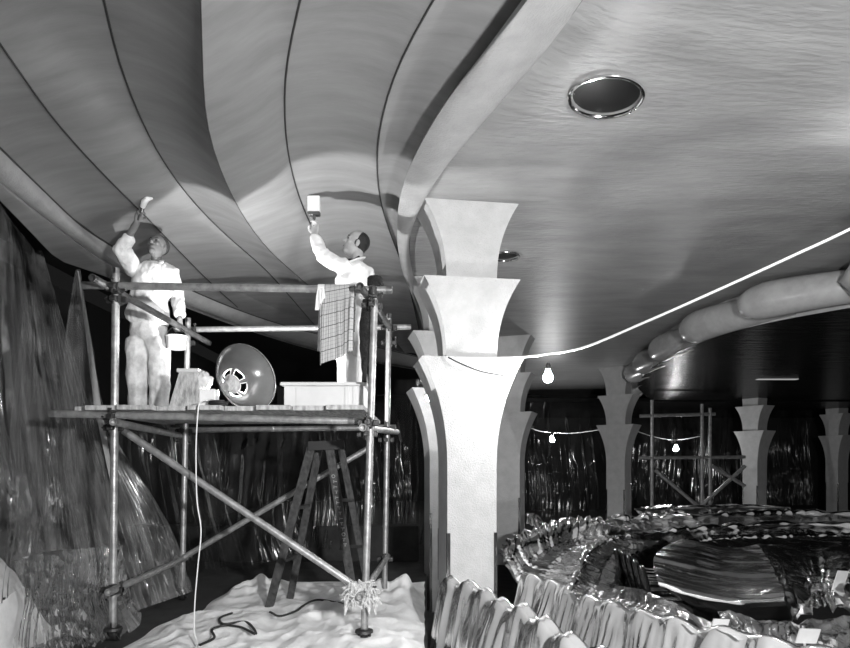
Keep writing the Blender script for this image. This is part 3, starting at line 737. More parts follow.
MB().box((bb.x-.062, bb.y-.028, bb.z+.015), (bb.x+.062, bb.y+.028, bt.z), None, .01).build('bristles', 'bristle', g)
MB().box((bb.x-.06, bb.y-.03, bb.z-.02), (bb.x+.06, bb.y+.03, bb.z+.018), None, .006).build('stock', 'wood', g)
MB().tube([bb+Vector((0, 0, -.015)), bb+Vector((0, 0, -.06)), bb+Vector((.004, -.02, -.13))], [.02, .012, .016], 10).build('handle', 'wood', g)

# ------------------------------------------------------------------ cloths on the rails
yr = 5.355; zr = P(340, 290, yr).z
def drape(x0, x1, zf, zb_, m, name, fold, seed, slant=0, yoff=0, amp=.02):
    nu, nv = 60, 70; A = np.zeros((nu, nv, 3)); r = RT+.012
    Lf, Lb = zr-zf, zr-zb_; tot = Lf+Lb+PI*r
    for i in range(nu):
        u = i/(nu-1); x = x0+(x1-x0)*u; ph = fbm1(np.array([u*fold]), seed, 2)[0]
        lf = Lf+slant*u
        for j in range(nv):
            v = j/(nv-1)*(lf+Lb+PI*r)
            if v < lf: z = zr-(lf-v); y = yr-r-yoff; k = (lf-v)/lf
            elif v < lf+PI*r: a_ = (v-lf)/r; z = zr+r*math.sin(a_); y = yr-r*math.cos(a_); k = 0
            else: z = zr-(v-lf-PI*r); y = yr+r; k = (v-lf-PI*r)/Lb
            A[i, j] = (x+.02*k*math.sin(u*9+seed)*(1 if v < lf else 1), y-(amp*(1+ph)*min(1, k*3) if v < lf else -amp*(1+ph)*min(1, k*3)), z)
    return MB().grid(A)
drape(at(321.5, yr), at(355, yr), P(0, 365, yr).z, P(0, 340, yr).z, 'tartan', 'c', 3., 3, slant=-.0, amp=.03)
g = drape(at(321.5, yr), at(355, yr), P(0, 367, yr).z, P(0, 330, yr).z, 'tartan', 'c', 2.6, 3, slant=-.12, amp=.045)
o = g.build('blanket', 'tartan', solid=.004); tag(o, 'checked woollen cloth hung over the front guard rail', 'cloth')
g = drape(at(318.5, yr), at(325, yr), P(0, 312, yr).z, P(0, 350, yr).z, 'coat', 'c', 2., 5, amp=.02)
tag(g.build('towel', 'coat', solid=.004), 'narrow white rag hung on the rail behind the checked cloth', 'cloth')
# dark knitted garment hanging by the right upright
A = np.zeros((24, 60, 3))
for i in range(24):
    for j in range(60):
        u = i/23*2*PI; v = j/59; c_ = P(366.5-2*v, 300+82*v, 5.5); rr = .045*(.6+.9*math.sin(PI*min(1, v*1.0+.1)))+.012*noise.noise(Vector((u, v*9, 0)))
        A[i, j] = (c_.x+math.cos(u)*rr*.8, c_.y+math.sin(u)*rr, c_.z)
tag(MB().grid(A).build('jumper', 'darkcloth'), 'dark ragged garment hanging behind the front right upright', 'garment')
# black cap sitting on the coupler at the front right top
g = MB(); c_ = P(375, 281, 5.42); g.lathe([(.01, -.045), (.062, -.045), (.066, -.03), (.066, .02), (.055, .035), (.02, .04)], c_, (0, 0, 1), 24)
tag(g.build('cap', 'darkcloth'), 'black cap-like bundle perched on top of the front right upright', 'cloth')
# cotton waste around the low right coupler
g = MB(); cc = P(361, 596, 5.36)
for k in range(260):
    th = random.uniform(0, 2*PI); v = random.uniform(-.5, 1); r0 = .10*math.sqrt(max(0, 1-v*v*.8))+random.uniform(-.01, .02)
    p = cc+Vector((math.cos(th)*r0, math.sin(th)*r0*.6, .1*v+.02)); pts = [p]; d = Vector((math.cos(th)*.3, math.sin(th)*.3, -.2))
    for q in range(7):
        d = d+Vector((random.uniform(-.6, .6), random.uniform(-.6, .6), random.uniform(-.6, .35))); p = p+d.normalized()*.013; pts.append(p)
    g.tube(pts, [.007]+[.006]*6+[.004], 5)
g.ball(cc+Vector((0, 0, .02)), (.11, .07, .09))
for s_ in (-1, .55, 1): 
    pts = [cc+Vector((s_*.11, -.04, 0))]
    for q in range(7): pts.append(pts[-1]+Vector((s_*.006*random.random(), random.uniform(-.01, .01), -.022)))
    g.tube(pts, [.02]*5+[.014, .01, .006], 7)
tag(g.build('cotton_waste', 'ragmat'), 'frayed white mop of cotton waste wrapped round the low right coupler', 'rag')

# ------------------------------------------------------------------ trestle (A-frame steps)
t = thing('trestle_steps', 'dark paint-splashed timber trestle steps under the platform', 'ladder', (-1.2, 6.6, 0))
def plank(a, b, w, d_, m='trestle', n='stile', side=Vector((1, 0, 0))):
    a, b = Vector(a), Vector(b); d = (b-a).normalized(); s_ = (side-d*side.dot(d)).normalized(); k = d.cross(s_)
    vs = [q+s_*i*w/2+k*j*d_/2 for q in (a, b) for i, j in ((-1, -1), (1, -1), (1, 1), (-1, 1))]
    return MB().add(vs, [(3, 2, 1, 0), (4, 5, 6, 7), (0, 1, 5, 4), (1, 2, 6, 5), (2, 3, 7, 6), (3, 0, 4, 7)]).build(n, m, t, smooth=False)
topl, topr = (314, 441), (330, 443)
a1, b1 = P(268, 612, 6.53), P(312, 445, 6.5)
a1.z = .01
plank(a1, b1, .085, .035)
a2 = Vector((a1.x+.13, 6.95, .02)); b2 = Vector((b1.x+.02, 6.85, b1.z)); plank(a2, b2, .075, .035)
a3, b3 = P(352, 586, 6.5), P(329, 444, 6.5); a3 = b3+(a3-b3)*1.03; stile_ = plank(a3, b3, .085, .035)
a4, b4 = Vector((a3.x+.12, 6.95, .15)), Vector((b3.x+.07, 6.85, b3.z)); plank(a4, b4, .07, .035)
for k in (.3, .62): 
    plank(a1+(b1-a1)*k, a2+(b2-a2)*k, .03, .06, n='tread', side=Vector((0, 0, 1))); plank(a3+(b3-a3)*k, a4+(b4-a4)*k, .03, .06, n='tread', side=Vector((0, 0, 1)))
plank(b1+Vector((-.03, -.04, -.01)), b3+Vector((.16, -.04, -.01)), .09, .04, m='rubber', n='top_rail', side=Vector((0, 0, 1)))  # timber rail blackened in colour, standing in for the dark under the platform
d3 = (a3-b3).normalized(); s3 = Vector((d3.z, 0, -d3.x)); fr = b3+Vector((0, -.021, 0))
for k in range(14):
    g = MB(); q = b3+(a3-b3)*(.22+.036*k)+Vector((random.uniform(-.006,.006), -.024, 0)); kind = (k*3+k//4) % 5
    if kind == 0: g.ring(q, (0, 1, 0), .012, .02, .002, 12)
    elif kind in (1, 3): g.box((-.018, -.001, -.004), (.018, .001, .004), Matrix.Translation(q)); g.box((-.018, -.001, -.016), (-.01, .001, .014), Matrix.Translation(q))
    else: g.box((-.017, -.001, .008), (.017, .001, .015), Matrix.Translation(q)); g.box((-.004, -.001, -.016), (.004, .001, .012), Matrix.Translation(q))
    g.build('painted_letter', 'paint', stile_, smooth=False)

# ------------------------------------------------------------------ dust sheet on the floor
def heap(nx, ny, fx, zf, name, m, label, cat='dust sheet', group=None):
    A = np.zeros((nx, ny, 3))
    for i in range(nx):
        for j in range(ny):
            x, y = fx(i/(nx-1), j/(ny-1)); A[i, j] = (x, y, zf(x, y, i/(nx-1), j/(ny-1)))
    o = MB().grid(A).build(name, m, sharp=180); tag(o, label, cat, group); return o
def fx(u, v):
    y = 2.2+6.0*v+.18*noise.noise(Vector((u*5, 0, 3)))*v+.0
    xl = -2.62+.03*y+.15*noise.noise(Vector((0, v*9, 1)))
    if y > 6: xl += (y-6)*.10
    xr = 0.0-.03*abs(noise.noise(Vector((1, v*12, 1))))
    return xl+(xr-xl)*u, y
def zf(x, y, u, v):
    q = Vector((x*1.6, y*1.1, 0)); z = .012+.035*max(0, noise.fractal(q*1.4, 1, 2, 5)+.25)+.05*max(0, (1-3*abs(noise.noise(q*1.1+Vector((5, 2, 0))))))*.8
    z += .016*(1-3*abs(noise.noise(Vector((x*4.5, y*3.2, 4)))))
    z += .10*math.exp(-((x+2.0)/.35)**2-((y-7.5)/.35)**2)*(1+noise.noise(q*5))+.13*math.exp(-((x+.35)/.45)**2-((y-7.1)/.4)**2)*(1+noise.noise(q*4))
    e = min(u, 1-u, 1-v)*14
    return z*min(1, e) + .004
heap(190, 240, fx, zf, 'dust_sheet', 'cloth', 'pale rumpled canvas dust sheet spread on the floor under the scaffold')
def fx2(u, v): return -4.6+1.3*u+.1*v, 4.2+1.5*v
def zf2(x, y, u, v):
    q = Vector((x*2.2, y*2.2, 2)); return max(.004, (.85*(1-u**5)**.8*(.75+.3*math.sin(PI*min(1, v*.9+.1)))+.16*noise.fractal(q, 1, 2, 4))*min(1, 8*min(v, 1-v, 1-u)))
heap(80, 100, fx2, zf2, 'dust_sheet', 'cloth2', 'heaped white sheet in the bottom left corner beside the polythene')
# dark flexes on the dust sheet
fl = [[(200, 645), (214, 638), (212, 630), (222, 626), (240, 627), (256, 634), (246, 622), (224, 624), (220, 618), (232, 613)],
      [(270, 612), (280, 616), (296, 611), (303, 606), (312, 601), (322, 600), (345, 604)]]
lb = ['loose dark flex looping over the dust sheet near the bottom edge', "dark flex snaking across the dust sheet by the trestle's foot"]
for pts, l in zip(fl, lb):
    pp = [PZ(x, y, .075) for x, y in pts]; c_ = cr(pp, 70)
    tag(MB().tube([Vector(p) for p in c_], .011, 8).build('flex_cable', 'cabledark'), l, 'cable', 'dark flexes on the dust sheet')

# ------------------------------------------------------------------ hanging polythene, left side
def sheet(ctrl, nu, nv, name, m, label, fold_amp=.05, folds=8, crum=.02, cs=3., seed=1, group=None, taper=None, along=0):
    A = net(ctrl, nu, nv); N_ = normals(A)
    u = np.linspace(0, 1, nu)[:, None]; v = np.linspace(0, 1, nv)[None, :]
    if along == 0: # folds run down the rows (u direction), vary across v
        w = v+.03*np.sin(u*5+seed); a = fold_amp*(u**.7 if taper is None else taper(u, v))
    else:
        w = u+.03*np.sin(v*5+seed); a = fold_amp*(1 if taper is None else taper(u, v))
    f = fbm1(w*folds*.5, seed, 3); f = (1-2*np.abs(f)/1.1)
    A = A+N_*(a*f)[:, :, None]
    if crum: A = crumple(A, crum, cs, seed)
    o = MB().grid(A).build(name, m, sharp=180); tag(o, label, 'plastic sheet', group); return o
G1 = 'polythene sheets hung down the left side'
sheet([[P(-90, 60, 4.6), P(-10, 190, 5.2), P(34, 250, 6.9)],
       [P(-90, 300, 4.6), P(-10, 380, 5.3), P(60, 400, 6.9)],
       [P(-90, 500, 4.6), P(10, 510, 5.4), P(66, 470, 6.9)],
       [P(-90, 700, 4.6), P(5, 600, 5.0), P(50, 560, 6.0)]], 110, 110, 'polythene_sheet', 'pl_hang', 'large polythene sheet hanging down the extreme left edge of the view', .055, 12, .02, 1.2, 3, G1)
sheet([[P(32, 247, 7.2), P(37, 249, 7.2), P(42, 250, 7.2)],
       [P(20, 330, 6.6), P(42, 330, 6.9), P(68, 340, 7.1)],
       [P(8, 450, 6.0), P(52, 450, 6.5), P(100, 450, 7.0)],
       [P(18, 555, 5.5), P(60, 560, 5.9), P(118, 560, 6.6)]], 110, 120, 'polythene_sheet', 'pl_hang', 'polythene sheet gathered high at the ceiling corner and fanning downwards', .04, 20, .008, 1.5, 5, G1)
sheet([[P(76, 269, 6.9), P(78, 269, 6.9), P(80, 269, 6.9)],
       [P(66, 340, 6.7), P(80, 340, 6.7), P(92, 340, 6.7)],
       [P(62, 430, 6.5), P(86, 430, 6.5), P(112, 430, 6.6)],
       [P(70, 520, 6.3), P(110, 520, 6.4), P(165, 520, 6.9)],
       [P(90, 630, 5.7), P(140, 610, 6.2), P(190, 592, 7.0)]], 120, 120, 'polythene_sheet', 'pl_hang', 'polythene sheet pinned at one point beside the front guard rail, spreading to the floor', .05, 15, .015, 1.4, 8, G1)
sheet([[P(14, 560, 5.25), P(50, 552, 5.6), P(85, 548, 5.9), P(122, 545, 6.2)],
       [P(20, 600, 5.1), P(55, 600, 5.4), P(88, 600, 5.7), P(128, 590, 6.0)],
       [P(10, 660, 4.9), P(60, 652, 5.1), P(98, 645, 5.3), P(140, 625, 5.8)]], 90, 150, 'polythene_sheet', 'pl_low', 'crumpled polythene skirt bunched at floor level below the left sheets', .07, 9, .05, 2.5, 11, G1)
# bright taut edge of the pinned sheet
tag(MB().tube([P(78, 271, 6.88), P(86, 320, 6.7), P(97, 402, 6.5), P(112, 480, 6.4)], [.006, .02, .035, .02], 8, ratio=.3).build('polythene_hem', 'pl_near'), 'bright rolled hem of polythene running down beside the front left upright', 'plastic sheet')
# sheets behind the scaffold
G2 = 'polythene curtains behind the scaffold'
sheet([[P(118, 425, 8.4), P(160, 425, 9.2), P(215, 425, 9.8)],
       [P(120, 500, 8.0), P(165, 500, 9.0), P(225, 505, 9.5)],
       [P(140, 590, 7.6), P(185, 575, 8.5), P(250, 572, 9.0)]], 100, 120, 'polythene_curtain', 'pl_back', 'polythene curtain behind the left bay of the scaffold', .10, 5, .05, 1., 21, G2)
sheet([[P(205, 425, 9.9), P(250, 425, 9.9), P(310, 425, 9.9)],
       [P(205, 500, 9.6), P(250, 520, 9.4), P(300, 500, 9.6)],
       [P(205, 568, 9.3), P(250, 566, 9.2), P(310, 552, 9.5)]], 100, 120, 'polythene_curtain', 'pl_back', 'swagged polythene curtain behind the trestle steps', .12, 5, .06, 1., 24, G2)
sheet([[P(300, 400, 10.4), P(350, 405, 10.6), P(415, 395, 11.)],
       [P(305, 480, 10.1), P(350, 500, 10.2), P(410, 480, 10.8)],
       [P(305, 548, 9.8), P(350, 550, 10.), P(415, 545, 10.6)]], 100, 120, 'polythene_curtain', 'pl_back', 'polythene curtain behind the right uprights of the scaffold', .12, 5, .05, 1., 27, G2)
# low dark plinth they hang on
tag(MB().box((-4.6, 9.9, 0), (-.1, 10.3, .55), None, .01).build('low_plinth', 'carpet', smooth=False), 'low dark plinth under the curtains behind the scaffold', 'plinth')

# ------------------------------------------------------------------ covered seating on the right
def row(path, ztop, inner, label, m='pl_seat', nseat=10, seed=1, prof=None, amp=.03, group='polythene sheets over the seating', bump=.06, rad=0., nu=None, name='polythene_sheet', crum=.014):
    nu = nu or max(120, int(nseat*17)); C_ = cr([(*p, 0) for p in path], nu)[:, :2]
    T = np.gradient(C_, axis=0); T /= np.linalg.norm(T, axis=1, keepdims=True); Nn = np.stack([T[:, 1], -T[:, 0]], 1)*inner
    prof = prof or [(-.16, -.62), (-.12, -.35), (-.05, -.06), (0, 0), (.07, -.03), (.14, -.28), (.22, -.44), (.5, -.44), (.62, -.48), (.68, -.85)]
    pr = cr_u(prof, 44); nv = len(pr); A = np.zeros((nu, nv, 3)); s_ = np.linspace(0, nseat, nu)
    sc1 = .5-.5*np.cos(2*PI*s_)
    r_ = np.random.default_rng(seed); jit = np.interp(s_, np.arange(nseat+1), r_.uniform(-.03, .03, nseat+1))
    f = fbm1(s_*.35, seed, 3)
    ph = (s_ % 1)-.5; fine = np.interp(s_, s_, fbm1(s_*2.2, seed+3, 2))
    zt = ztop if hasattr(ztop, '__len__') else (ztop, ztop); zt = np.linspace(zt[0], zt[1], nu)
    for j in range(nv):
        o_, z_ = pr[j]; k = np.clip(-z_/.35, 0, 1)
        off = o_+amp*f*(.4+1.2*k)+.034*k*(1-2*np.abs(fine))-(-.03*(1-sc1)*(1 if o_ < .1 else -.4))*(1-k*.6)
        A[:, j, 0] = C_[:, 0]+Nn[:, 0]*off; A[:, j, 1] = C_[:, 1]+Nn[:, 1]*off
        A[:, j, 2] = zt+z_+(bump*(sc1-1)+jit)*(1-k*.6)+.5*amp*f*k
        if rad and o_ > .03: A[:, j, 2] += rad*min(1, o_/.2)*(.9-2.2*np.abs(fbm1(s_*.55+.12*np.sin(o_*5), seed+9, 3)))
    A = crumple(A, crum, 2.6, seed)
    o = MB().grid(A).build(name, m, sharp=180); tag(o, label, 'plastic sheet', group); return o
def pz(L_, z): return [tuple(PZ(x, y, z))[:2] for x, y in L_]
# balustrade wrap at the foot of the near column
rowP = pz([(440, 578), (462, 586), (485, 596), (505, 606), (540, 625), (580, 645), (650, 685)], .5)
row(rowP, .55, -1, 'milky polythene wrapped over the low curved balustrade at the foot of the nearest column', 'pl_near', 9, 2, [(-.22, -1.0), (-.15, -.5), (-.06, -.08), (0, 0), (.07, -.03), (.14, -.4), (.2, -.95)], amp=.04, bump=.07)
rowD = pz([(521, 578), (540, 583), (565, 592), (605, 606), (650, 619), (700, 630), (760, 644), (850, 665)], .45)
row(rowD, .50, -1, 'polythene over the nearest curved row of seats, starting right of the nearest column', 'pl_near', 10, 4, [(-.12, -.34), (-.08, -.2), (-.04, -.05), (0, 0), (.07, -.03), (.14, -.22), (.24, -.34), (.55, -.36), (.9, -.5)], amp=.03, bump=.035)
GS = 'polythene sheets over the seating'
def q(px, py, z): return PZ(px, py, z)
def Zs(L_, z): return [PZ(x, y, z) for x, y in L_]
BOW = lambda u, v: np.sin(PI*u)**.6+.15
ra = [(503, 557), (511, 541), (537, 529), (572, 520), (600, 520), (630, 530)]
vb = [(519, 579), (527, 564), (548, 552), (574, 541), (598, 534), (628, 533)]
rb = [(566, 592), (577, 573), (583, 556), (597, 545), (612, 539), (634, 534)]
sheet([Zs(ra, -.1), Zs(ra, .5), Zs(vb, .22), Zs([((a+c)/2, (b+d)/2+2) for (a, b), (c, d) in zip(vb, rb)], .2), Zs(rb, .46)], 120, 220, 'polythene_sheet', 'pl_seat', 'stepped glossy polythene over the outermost curved row, left of the second curved ridge', .06, 11, .03, 1.8, 61, GS, taper=BOW)
ib = [(602, 604), (614, 592), (620, 576), (630, 561), (648, 550), (672, 540)]
sheet([Zs([(x-1, y+3) for x, y in rb], -.05), Zs(rb, .46), Zs([((a+c)/2, (b+d)/2) for (a, b), (c, d) in zip(rb, ib)], .24), Zs(ib, .16), Zs([(x+3, y+5) for x, y in ib], -.25)], 110, 200, 'polythene_sheet', 'pl_seat', 'polythene over the second curved row, falling to the uncovered dark seats', .05, 9, .025, 1.8, 63, GS, taper=BOW)
sheet([Zs([(596, 590), (625, 586), (652, 594), (690, 611), (712, 622)], .22), Zs([(580, 591), (615, 597), (646, 606), (690, 620), (730, 631)], .28), Zs([(560, 592), (605, 606), (645, 617), (692, 629), (745, 641)], .46)], 70, 130, 'polythene_sheet', 'pl_near', 'pale shiny polythene spread between the nearest row and the uncovered dark seats', .03, 4, .03, 1.6, 65, GS)
t1 = [(633, 508), (665, 505), (700, 505), (745, 504), (790, 507)]; t2 = [(640, 515), (672, 513), (706, 512), (750, 511), (795, 513)]
sheet([Zs(t1, .52), Zs([((a+c)/2, (b+d)/2) for (a, b), (c, d) in zip(t1, t2)], .44), Zs(t2, .30)], 40, 170, 'polythene_sheet', 'pl_near', 'bright narrow strip of polythene on the rearmost row below the far scaffold', .05, 6, .02, 1., 67, GS)
t3 = [(612, 517), (640, 516), (690, 515), (740, 513), (790, 512), (870, 514), (1080, 522)]; t4 = [(640, 531), (670, 530), (715, 527), (765, 524), (815, 522), (880, 525), (1080, 536)]
sheet([Zs(t3, .02), Zs(t3, .50), Zs([((a+c)/2, (b+d)/2) for (a, b), (c, d) in zip(t3, t4)], .36), Zs(t4, .30)], 70, 230, 'polythene_sheet', 'pl_seat', 'polythene over the second row from the back, right of the column among the seats', .06, 7, .04, .9, 69, GS, taper=BOW)
t5 = [(640, 534), (680, 529), (730, 526), (790, 523), (880, 527), (1060, 540)]; t6 = [(668, 543), (702, 538), (745, 536), (800, 533), (880, 539), (1060, 556)]
sheet([Zs(t5, .0), Zs(t5, .47), Zs([((a+c)/2, (b+d)/2) for (a, b), (c, d) in zip(t5, t6)], .32), Zs(t6, .25)], 60, 200, 'polythene_sheet', 'pl_seat', 'polythene over the third row from the back, behind the long low swag', .05, 6, .04, .9, 71, GS, taper=BOW)
sheet([[q(683, 540, .45), q(705, 545, .42), q(730, 549, .40), q(757, 545, .42)],
       [q(662, 549, .46), q(695, 556, .40), q(725, 561, .34), q(768, 560, .40)],
       [q(653, 562, .42), q(690, 574, .33), q(730, 580, .30), q(778, 578, .38)],
       [q(660, 584, .33), q(695, 597, .26), q(740, 603, .28), q(786, 598, .42)],
       [q(690, 604, -.02), q(715, 618, -.05), q(750, 622, -.05), q(790, 618, .05)]], 130, 130, 'polythene_sheet', 'pl_seat', 'broad smooth polythene sheet stretched over the middle block of seats', .022, 7, .012, 2., 31, GS, along=1)
sheet([[q(757, 545, .42), q(800, 540, .42), q(860, 536, .42)],
       [q(768, 560, .40), q(805, 566, .2), q(860, 560, .38)],
       [q(786, 598, .42), q(815, 586, .25), q(850, 592, .42)],
       [q(790, 622, .1), q(825, 612, .3), q(870, 620, .2)]], 110, 110, 'polythene_sheet', 'pl_seat', 'crumpled glossy polythene over the seats at the right edge', .05, 4, .08, 1.6, 34, GS)
sheet([[q(690, 533, .4), q(740, 530, .42), q(800, 527, .42), q(880, 525, .42)],
       [q(700, 541, .33), q(750, 538, .36), q(810, 536, .36), q(880, 535, .36)],
       [q(720, 549, .1), q(765, 546, .1), q(815, 545, .1), q(880, 545, .1)]], 60, 150, 'polythene_sheet', 'pl_seat', 'long low swag of polythene between the middle block and the rear rows', .05, 9, .05, 2.2, 37, GS)
sheet([[q(718, 612, .2), q(760, 616, .25), q(800, 622, .22), q(870, 616, .25)],
       [q(726, 632, .1), q(770, 640, .2), q(810, 640, .15), q(880, 640, .3)],
       [q(730, 655, .0), q(780, 662, .1), q(830, 662, .1), q(880, 668, .2)]], 80, 120, 'polythene_sheet', 'pl_near', 'rumpled milky polythene in the bottom right corner', .05, 8, .08, 3., 41, GS)
sheet([[P(527, 512, 11.8), P(536, 514, 11.9), P(545, 524, 12.)],
       [P(526, 524, 11.3), P(538, 528, 11.4), P(556, 532, 11.6)]], 40, 40, 'polythene_sheet', 'pl_near', 'small pale polythene corner standing up beside the grey column', .03, 4, .03, 2.5, 43, GS)
# floor hides beneath: dark seat blocks under the sheets
def arcblock(path, inner, w, z0, z1, label):
    C_ = cr([(*p, 0) for p in path], 60)[:, :2]; T = np.gradient(C_, axis=0); T /= np.linalg.norm(T, axis=1, keepdims=True); Nn = np.stack([T[:, 1], -T[:, 0]], 1)*inner
    A = np.zeros((60, 5, 3))
    for j, (o_, z_) in enumerate(((.04, z0), (.04, z1-.2), (.08, z1-.2), (.14, -.2), (w, -.2))):
        A[:, j, :2] = C_+Nn*o_; A[:, j, 2] = z_
    o = MB().grid(A).build('bench_row', 'seatdark', sharp=30); tag(o, label, 'seating', 'covered rows of seating'); return o
arcblock(rowD, -1, .5, -.45, .38, 'dark curved seating under the nearest polythene row')
# uncovered seat backs
def seat(loc, rz, label):
    t = thing('cinema_seat', label, 'seat', loc, 'uncovered dark seats in the gap between the sheets'); t.rotation_euler = (0, 0, rz)
    def pt(mb, n): 
        o = mb.build(n, 'seatdark', sharp=40); o.parent = t; return o
    A = np.zeros((14, 12, 3))
    m_ = MB(); cap_(m_, [Vector((0, .05, .40)), Vector((0, .12, .62)), Vector((0, .17, .86))], [(.22, .035), (.23, .045), (.19, .035)], 18, Vector((1, 0, 0))); pt(m_, 'backrest')
    m_ = MB(); m_.box((-.22, -.34, .36), (.22, .06, .45), None, .03); pt(m_, 'seat')
    for s_ in (-1, 1):
        m_ = MB(); m_.box((s_*.255-.02, -.3, 0), (s_*.255+.02, .08, .58), None, .01); pt(m_, 'side_standard')
        m_ = MB(); m_.tube([(s_*.255, -.3, .6), (s_*.255, -.1, .61), (s_*.255, .08, .6)], [(.03, .015)]*3, 10, side=Vector((1, 0, 0)));
        o = m_.build('armrest', 'chrome', sharp=40); o.parent = t
    return t
sp = [(621, 573), (628, 577), (634, 582), (641, 588), (648, 596)]
sl_ = ['back one of the five uncovered dark seats', 'second from the back of the five uncovered dark seats', 'middle one of the five uncovered dark seats', 'second from the front of the five uncovered dark seats', 'front one of the five uncovered dark seats']
for (px, py), l in zip(sp, sl_):
    p = PZ(px, py, .15); seat((p.x+.15, p.y+.1, -.45), math.radians(75), l)
# pale cards
for (px, py, Y, w, h, l) in ((719, 628, 4.3, .13, .13, 'pale card stuck up between the sheets near the bottom edge'), (808, 636, 4.1, .17, .1, 'pale card lying on the polythene in the bottom right corner'), (840, 581, 5.9, .13, .2, 'pale rectangular card standing at the right edge')):
    c_ = P(px, py, Y); o = MB().box((-w/2, -.004, -h/2), (w/2, .004, h/2)).build('card', 'card', smooth=False); o.location = c_; o.rotation_euler = (.25, .1, .3); tag(o, l, 'card')

# ------------------------------------------------------------------ background right
GB = 'dark polythene curtains on the far wall'
def farsheet(pxs, y0, y1, Y, label, seed, crum=.16):
    (a, b) = pxs; sheet([[P(a, y0, Y), P((a+b)/2, y0, Y), P(b, y0, Y)], [P(a, (y0+y1)/2, Y-.2), P((a+b)/2, (y0+y1)/2+4, Y-.4), P(b, (y0+y1)/2, Y-.2)], [P(a, y1, Y-.3), P((a+b)/2, y1, Y-.5), P(b, y1, Y-.3)]],
          90, 90, 'polythene_curtain', 'pl_back', label, .22, 4, crum, .6, seed, GB)
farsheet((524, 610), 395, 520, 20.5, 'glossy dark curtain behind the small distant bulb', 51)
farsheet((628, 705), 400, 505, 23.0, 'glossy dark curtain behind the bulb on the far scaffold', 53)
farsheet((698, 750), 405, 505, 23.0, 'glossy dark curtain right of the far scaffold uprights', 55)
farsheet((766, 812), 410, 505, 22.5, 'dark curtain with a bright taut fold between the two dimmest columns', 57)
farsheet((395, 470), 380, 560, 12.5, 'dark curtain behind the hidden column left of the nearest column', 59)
t = thing('access_scaffold', 'far scaffold frame standing under the dark ceiling by the back bulb', 'scaffold', (at(680, 18.5), 18.5, -.45))
def fp(a, b, n):
    MB().tube([a, b], .05, 10).build(n, 'steel', t)
for px, a_, b_ in ((652, 400, 531), (702, 404, 531), (710, 408, 531)): fp(P(px, b_, 18.5), P(px, a_, 18.5), 'upright')
fp(P(640, 458, 18.5), P(745, 457, 18.5), 'ledger'); fp(P(640, 416, 18.5), P(715, 414, 18.5), 'ledger')
fp(P(655, 470, 18.5), P(700, 508, 18.5), 'brace'); fp(P(702, 505, 18.45), P(745, 466, 18.45), 'brace'); fp(P(712, 466, 18.45), P(745, 486, 18.45), 'brace')

# ------------------------------------------------------------------ cables and bulbs
def bulb(c, power, r, label, zdir=1):
    t = thing('light_bulb', label, 'light bulb', c)
    m_ = emit('burning bulb %d' % int(power*10), power/(PI*4*PI*r*r))
    MB().lathe([(.004, -r*1.0), (r*.6, -r*.8), (r*.95, -r*.3), (r, 0), (r*.9, r*.45), (r*.6, r*1.05), (r*.42, r*1.6), (r*.4, r*1.8)], c, (0, 0, 1), 20).build('glass_bulb', m_, t)
    MB().lathe([(r*.42, r*1.75), (r*.55, r*1.8), (r*.55, r*2.5), (r*.4, r*2.9), (r*.2, r*3.1)], c, (0, 0, 1), 16).build('lamp_holder', 'cabledark', t)
b1 = P(548, 378, 5.8); bulb(b1, 75, .045, 'brightest bare bulb hanging from the white cable right of the nearest column')
b2 = P(552, 440, 17.5); bulb(b2, 95, .07, 'distant bare bulb directly below the brightest bulb')
b3 = P(676, 449, 20.5); bulb(b3, 70, .08, 'distant bare bulb burning by the far scaffold')
b5 = P(935, 190, 4.25); bulb(b5, 42, .045, 'added unseen bulb on the white cable beyond the right edge of the view')  # bulb added out of view to brighten the seating and ceiling
b4 = P(429, 398, 7.6); bulb(b4, 22, .04, 'bare bulb peeping past the left edge of the nearest column')
cb = [P(448, 357.5, 5.96), P(485, 358.0, 5.95), P(522, 357, 5.9), P(548, 354, 5.8), P(585, 347, 5.5), P(650, 320, 5.1), P(720, 289, 4.8), P(790, 257, 4.55), P(860, 224, 4.35), P(1000, 150, 4.)]
tag(MB().tube([Vector(p) for p in cr(cb, 120)], .0105, 8).build('overhead_cable', 'cable'), 'white cable stretched from the nearest column up towards the right edge', 'cable')
cb = [P(448, 357.2, 5.92), P(462, 364, 5.915), P(480, 371, 5.92), P(500, 375, 5.94), P(508, 377, 6.0)]
tag(MB().tube([Vector(p) for p in cr(cb, 40)], .006, 6).build('slack_wire', 'cabledark'), 'slack dark wire drooping across the lower capital of the nearest column', 'cable')
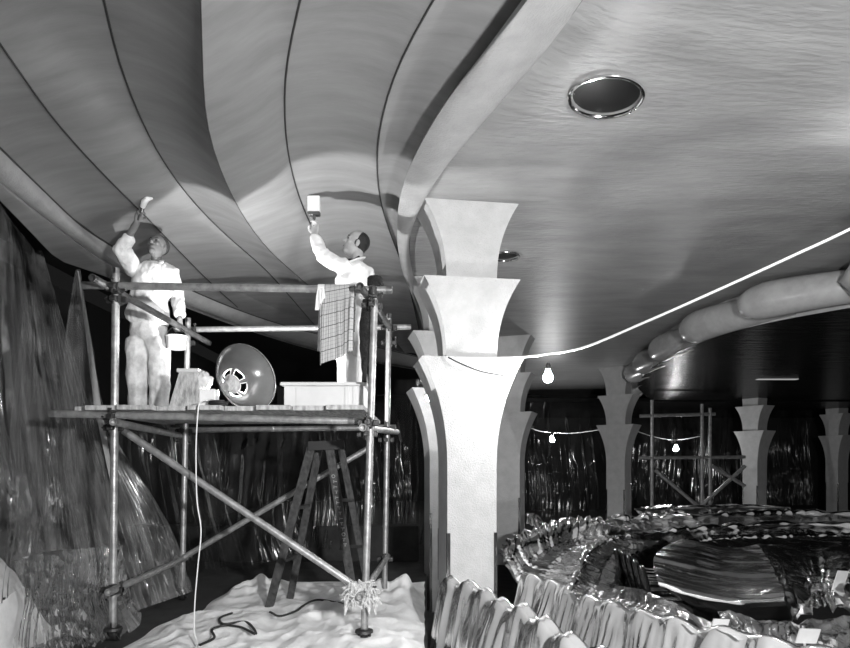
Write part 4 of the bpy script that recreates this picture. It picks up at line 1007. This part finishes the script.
cb = [P(528, 427, 17.5), P(540, 431, 17.5), P(552, 432.5, 17.5), P(575, 433, 17.5), P(605, 429, 17.2)]
tag(MB().tube([Vector(p) for p in cr(cb, 40)], .010, 6).build('overhead_cable', 'cable'), 'thin cable carrying the distant bulb below the brightest bulb', 'cable')
cb = [P(636, 431, 20.5), P(655, 437, 20.5), P(676, 440, 20.5), P(702, 436, 20.4)]
tag(MB().tube([Vector(p) for p in cr(cb, 40)], .010, 6).build('overhead_cable', 'cable'), 'thin cable carrying the bulb by the far scaffold', 'cable')
cb = [P(429, 390, 7.6), P(431, 386, 7.62), P(440, 383, 7.9), P(446, 382, 8.48)]
tag(MB().tube([Vector(p) for p in cr(cb, 20)], .006, 6).build('drop_cable', 'cabledark'), 'short dark cable holding the bulb that peeps past the nearest column', 'cable')

# ------------------------------------------------------------------ light
def light(kind, loc, e, size=.1, **k):
    d = bpy.data.lights.new('lamp', kind); d.energy = e; o = bpy.data.objects.new('lamp', d); COL.objects.link(o); o.location = loc
    if kind == 'POINT': d.shadow_soft_size = size
    if kind == 'SPOT': d.shadow_soft_size = size; d.spot_size = k['a']; d.spot_blend = k.get('b', .3)
    if 'to' in k: o.rotation_euler = (Vector(k['to'])-Vector(loc)).to_track_quat('-Z', 'Y').to_euler()
    return o
light('POINT', lampc+ax*.02, 210, .012)                                   # the reflector lamp's own bulb
light('SPOT', (1.5, -.3, 2.0), 1900, .10, a=math.radians(112), b=.8, to=(1.1, 6, 2.3))   # photographer's flash
light('SPOT', (-.6, .0, 1.9), 90, .10, a=math.radians(95), b=.7, to=(-1.5, 6, 1.3))  # added fill light from the left, no such lamp in the place
w = bpy.data.worlds.new('world'); sc.world = w; w.use_nodes = True
w.node_tree.nodes['Background'].inputs[0].default_value = (.01, .01, .01, 1)
sc.view_settings.view_transform = 'Standard'; sc.view_settings.look = 'None'; sc.view_settings.gamma = 1; sc.view_settings.exposure = 0
sc.view_settings.use_curve_mapping = False
sc.cycles.use_denoising = True
sc.cycles.max_bounces = 6; sc.cycles.transparent_max_bounces = 12; sc.cycles.sample_clamp_indirect = 5
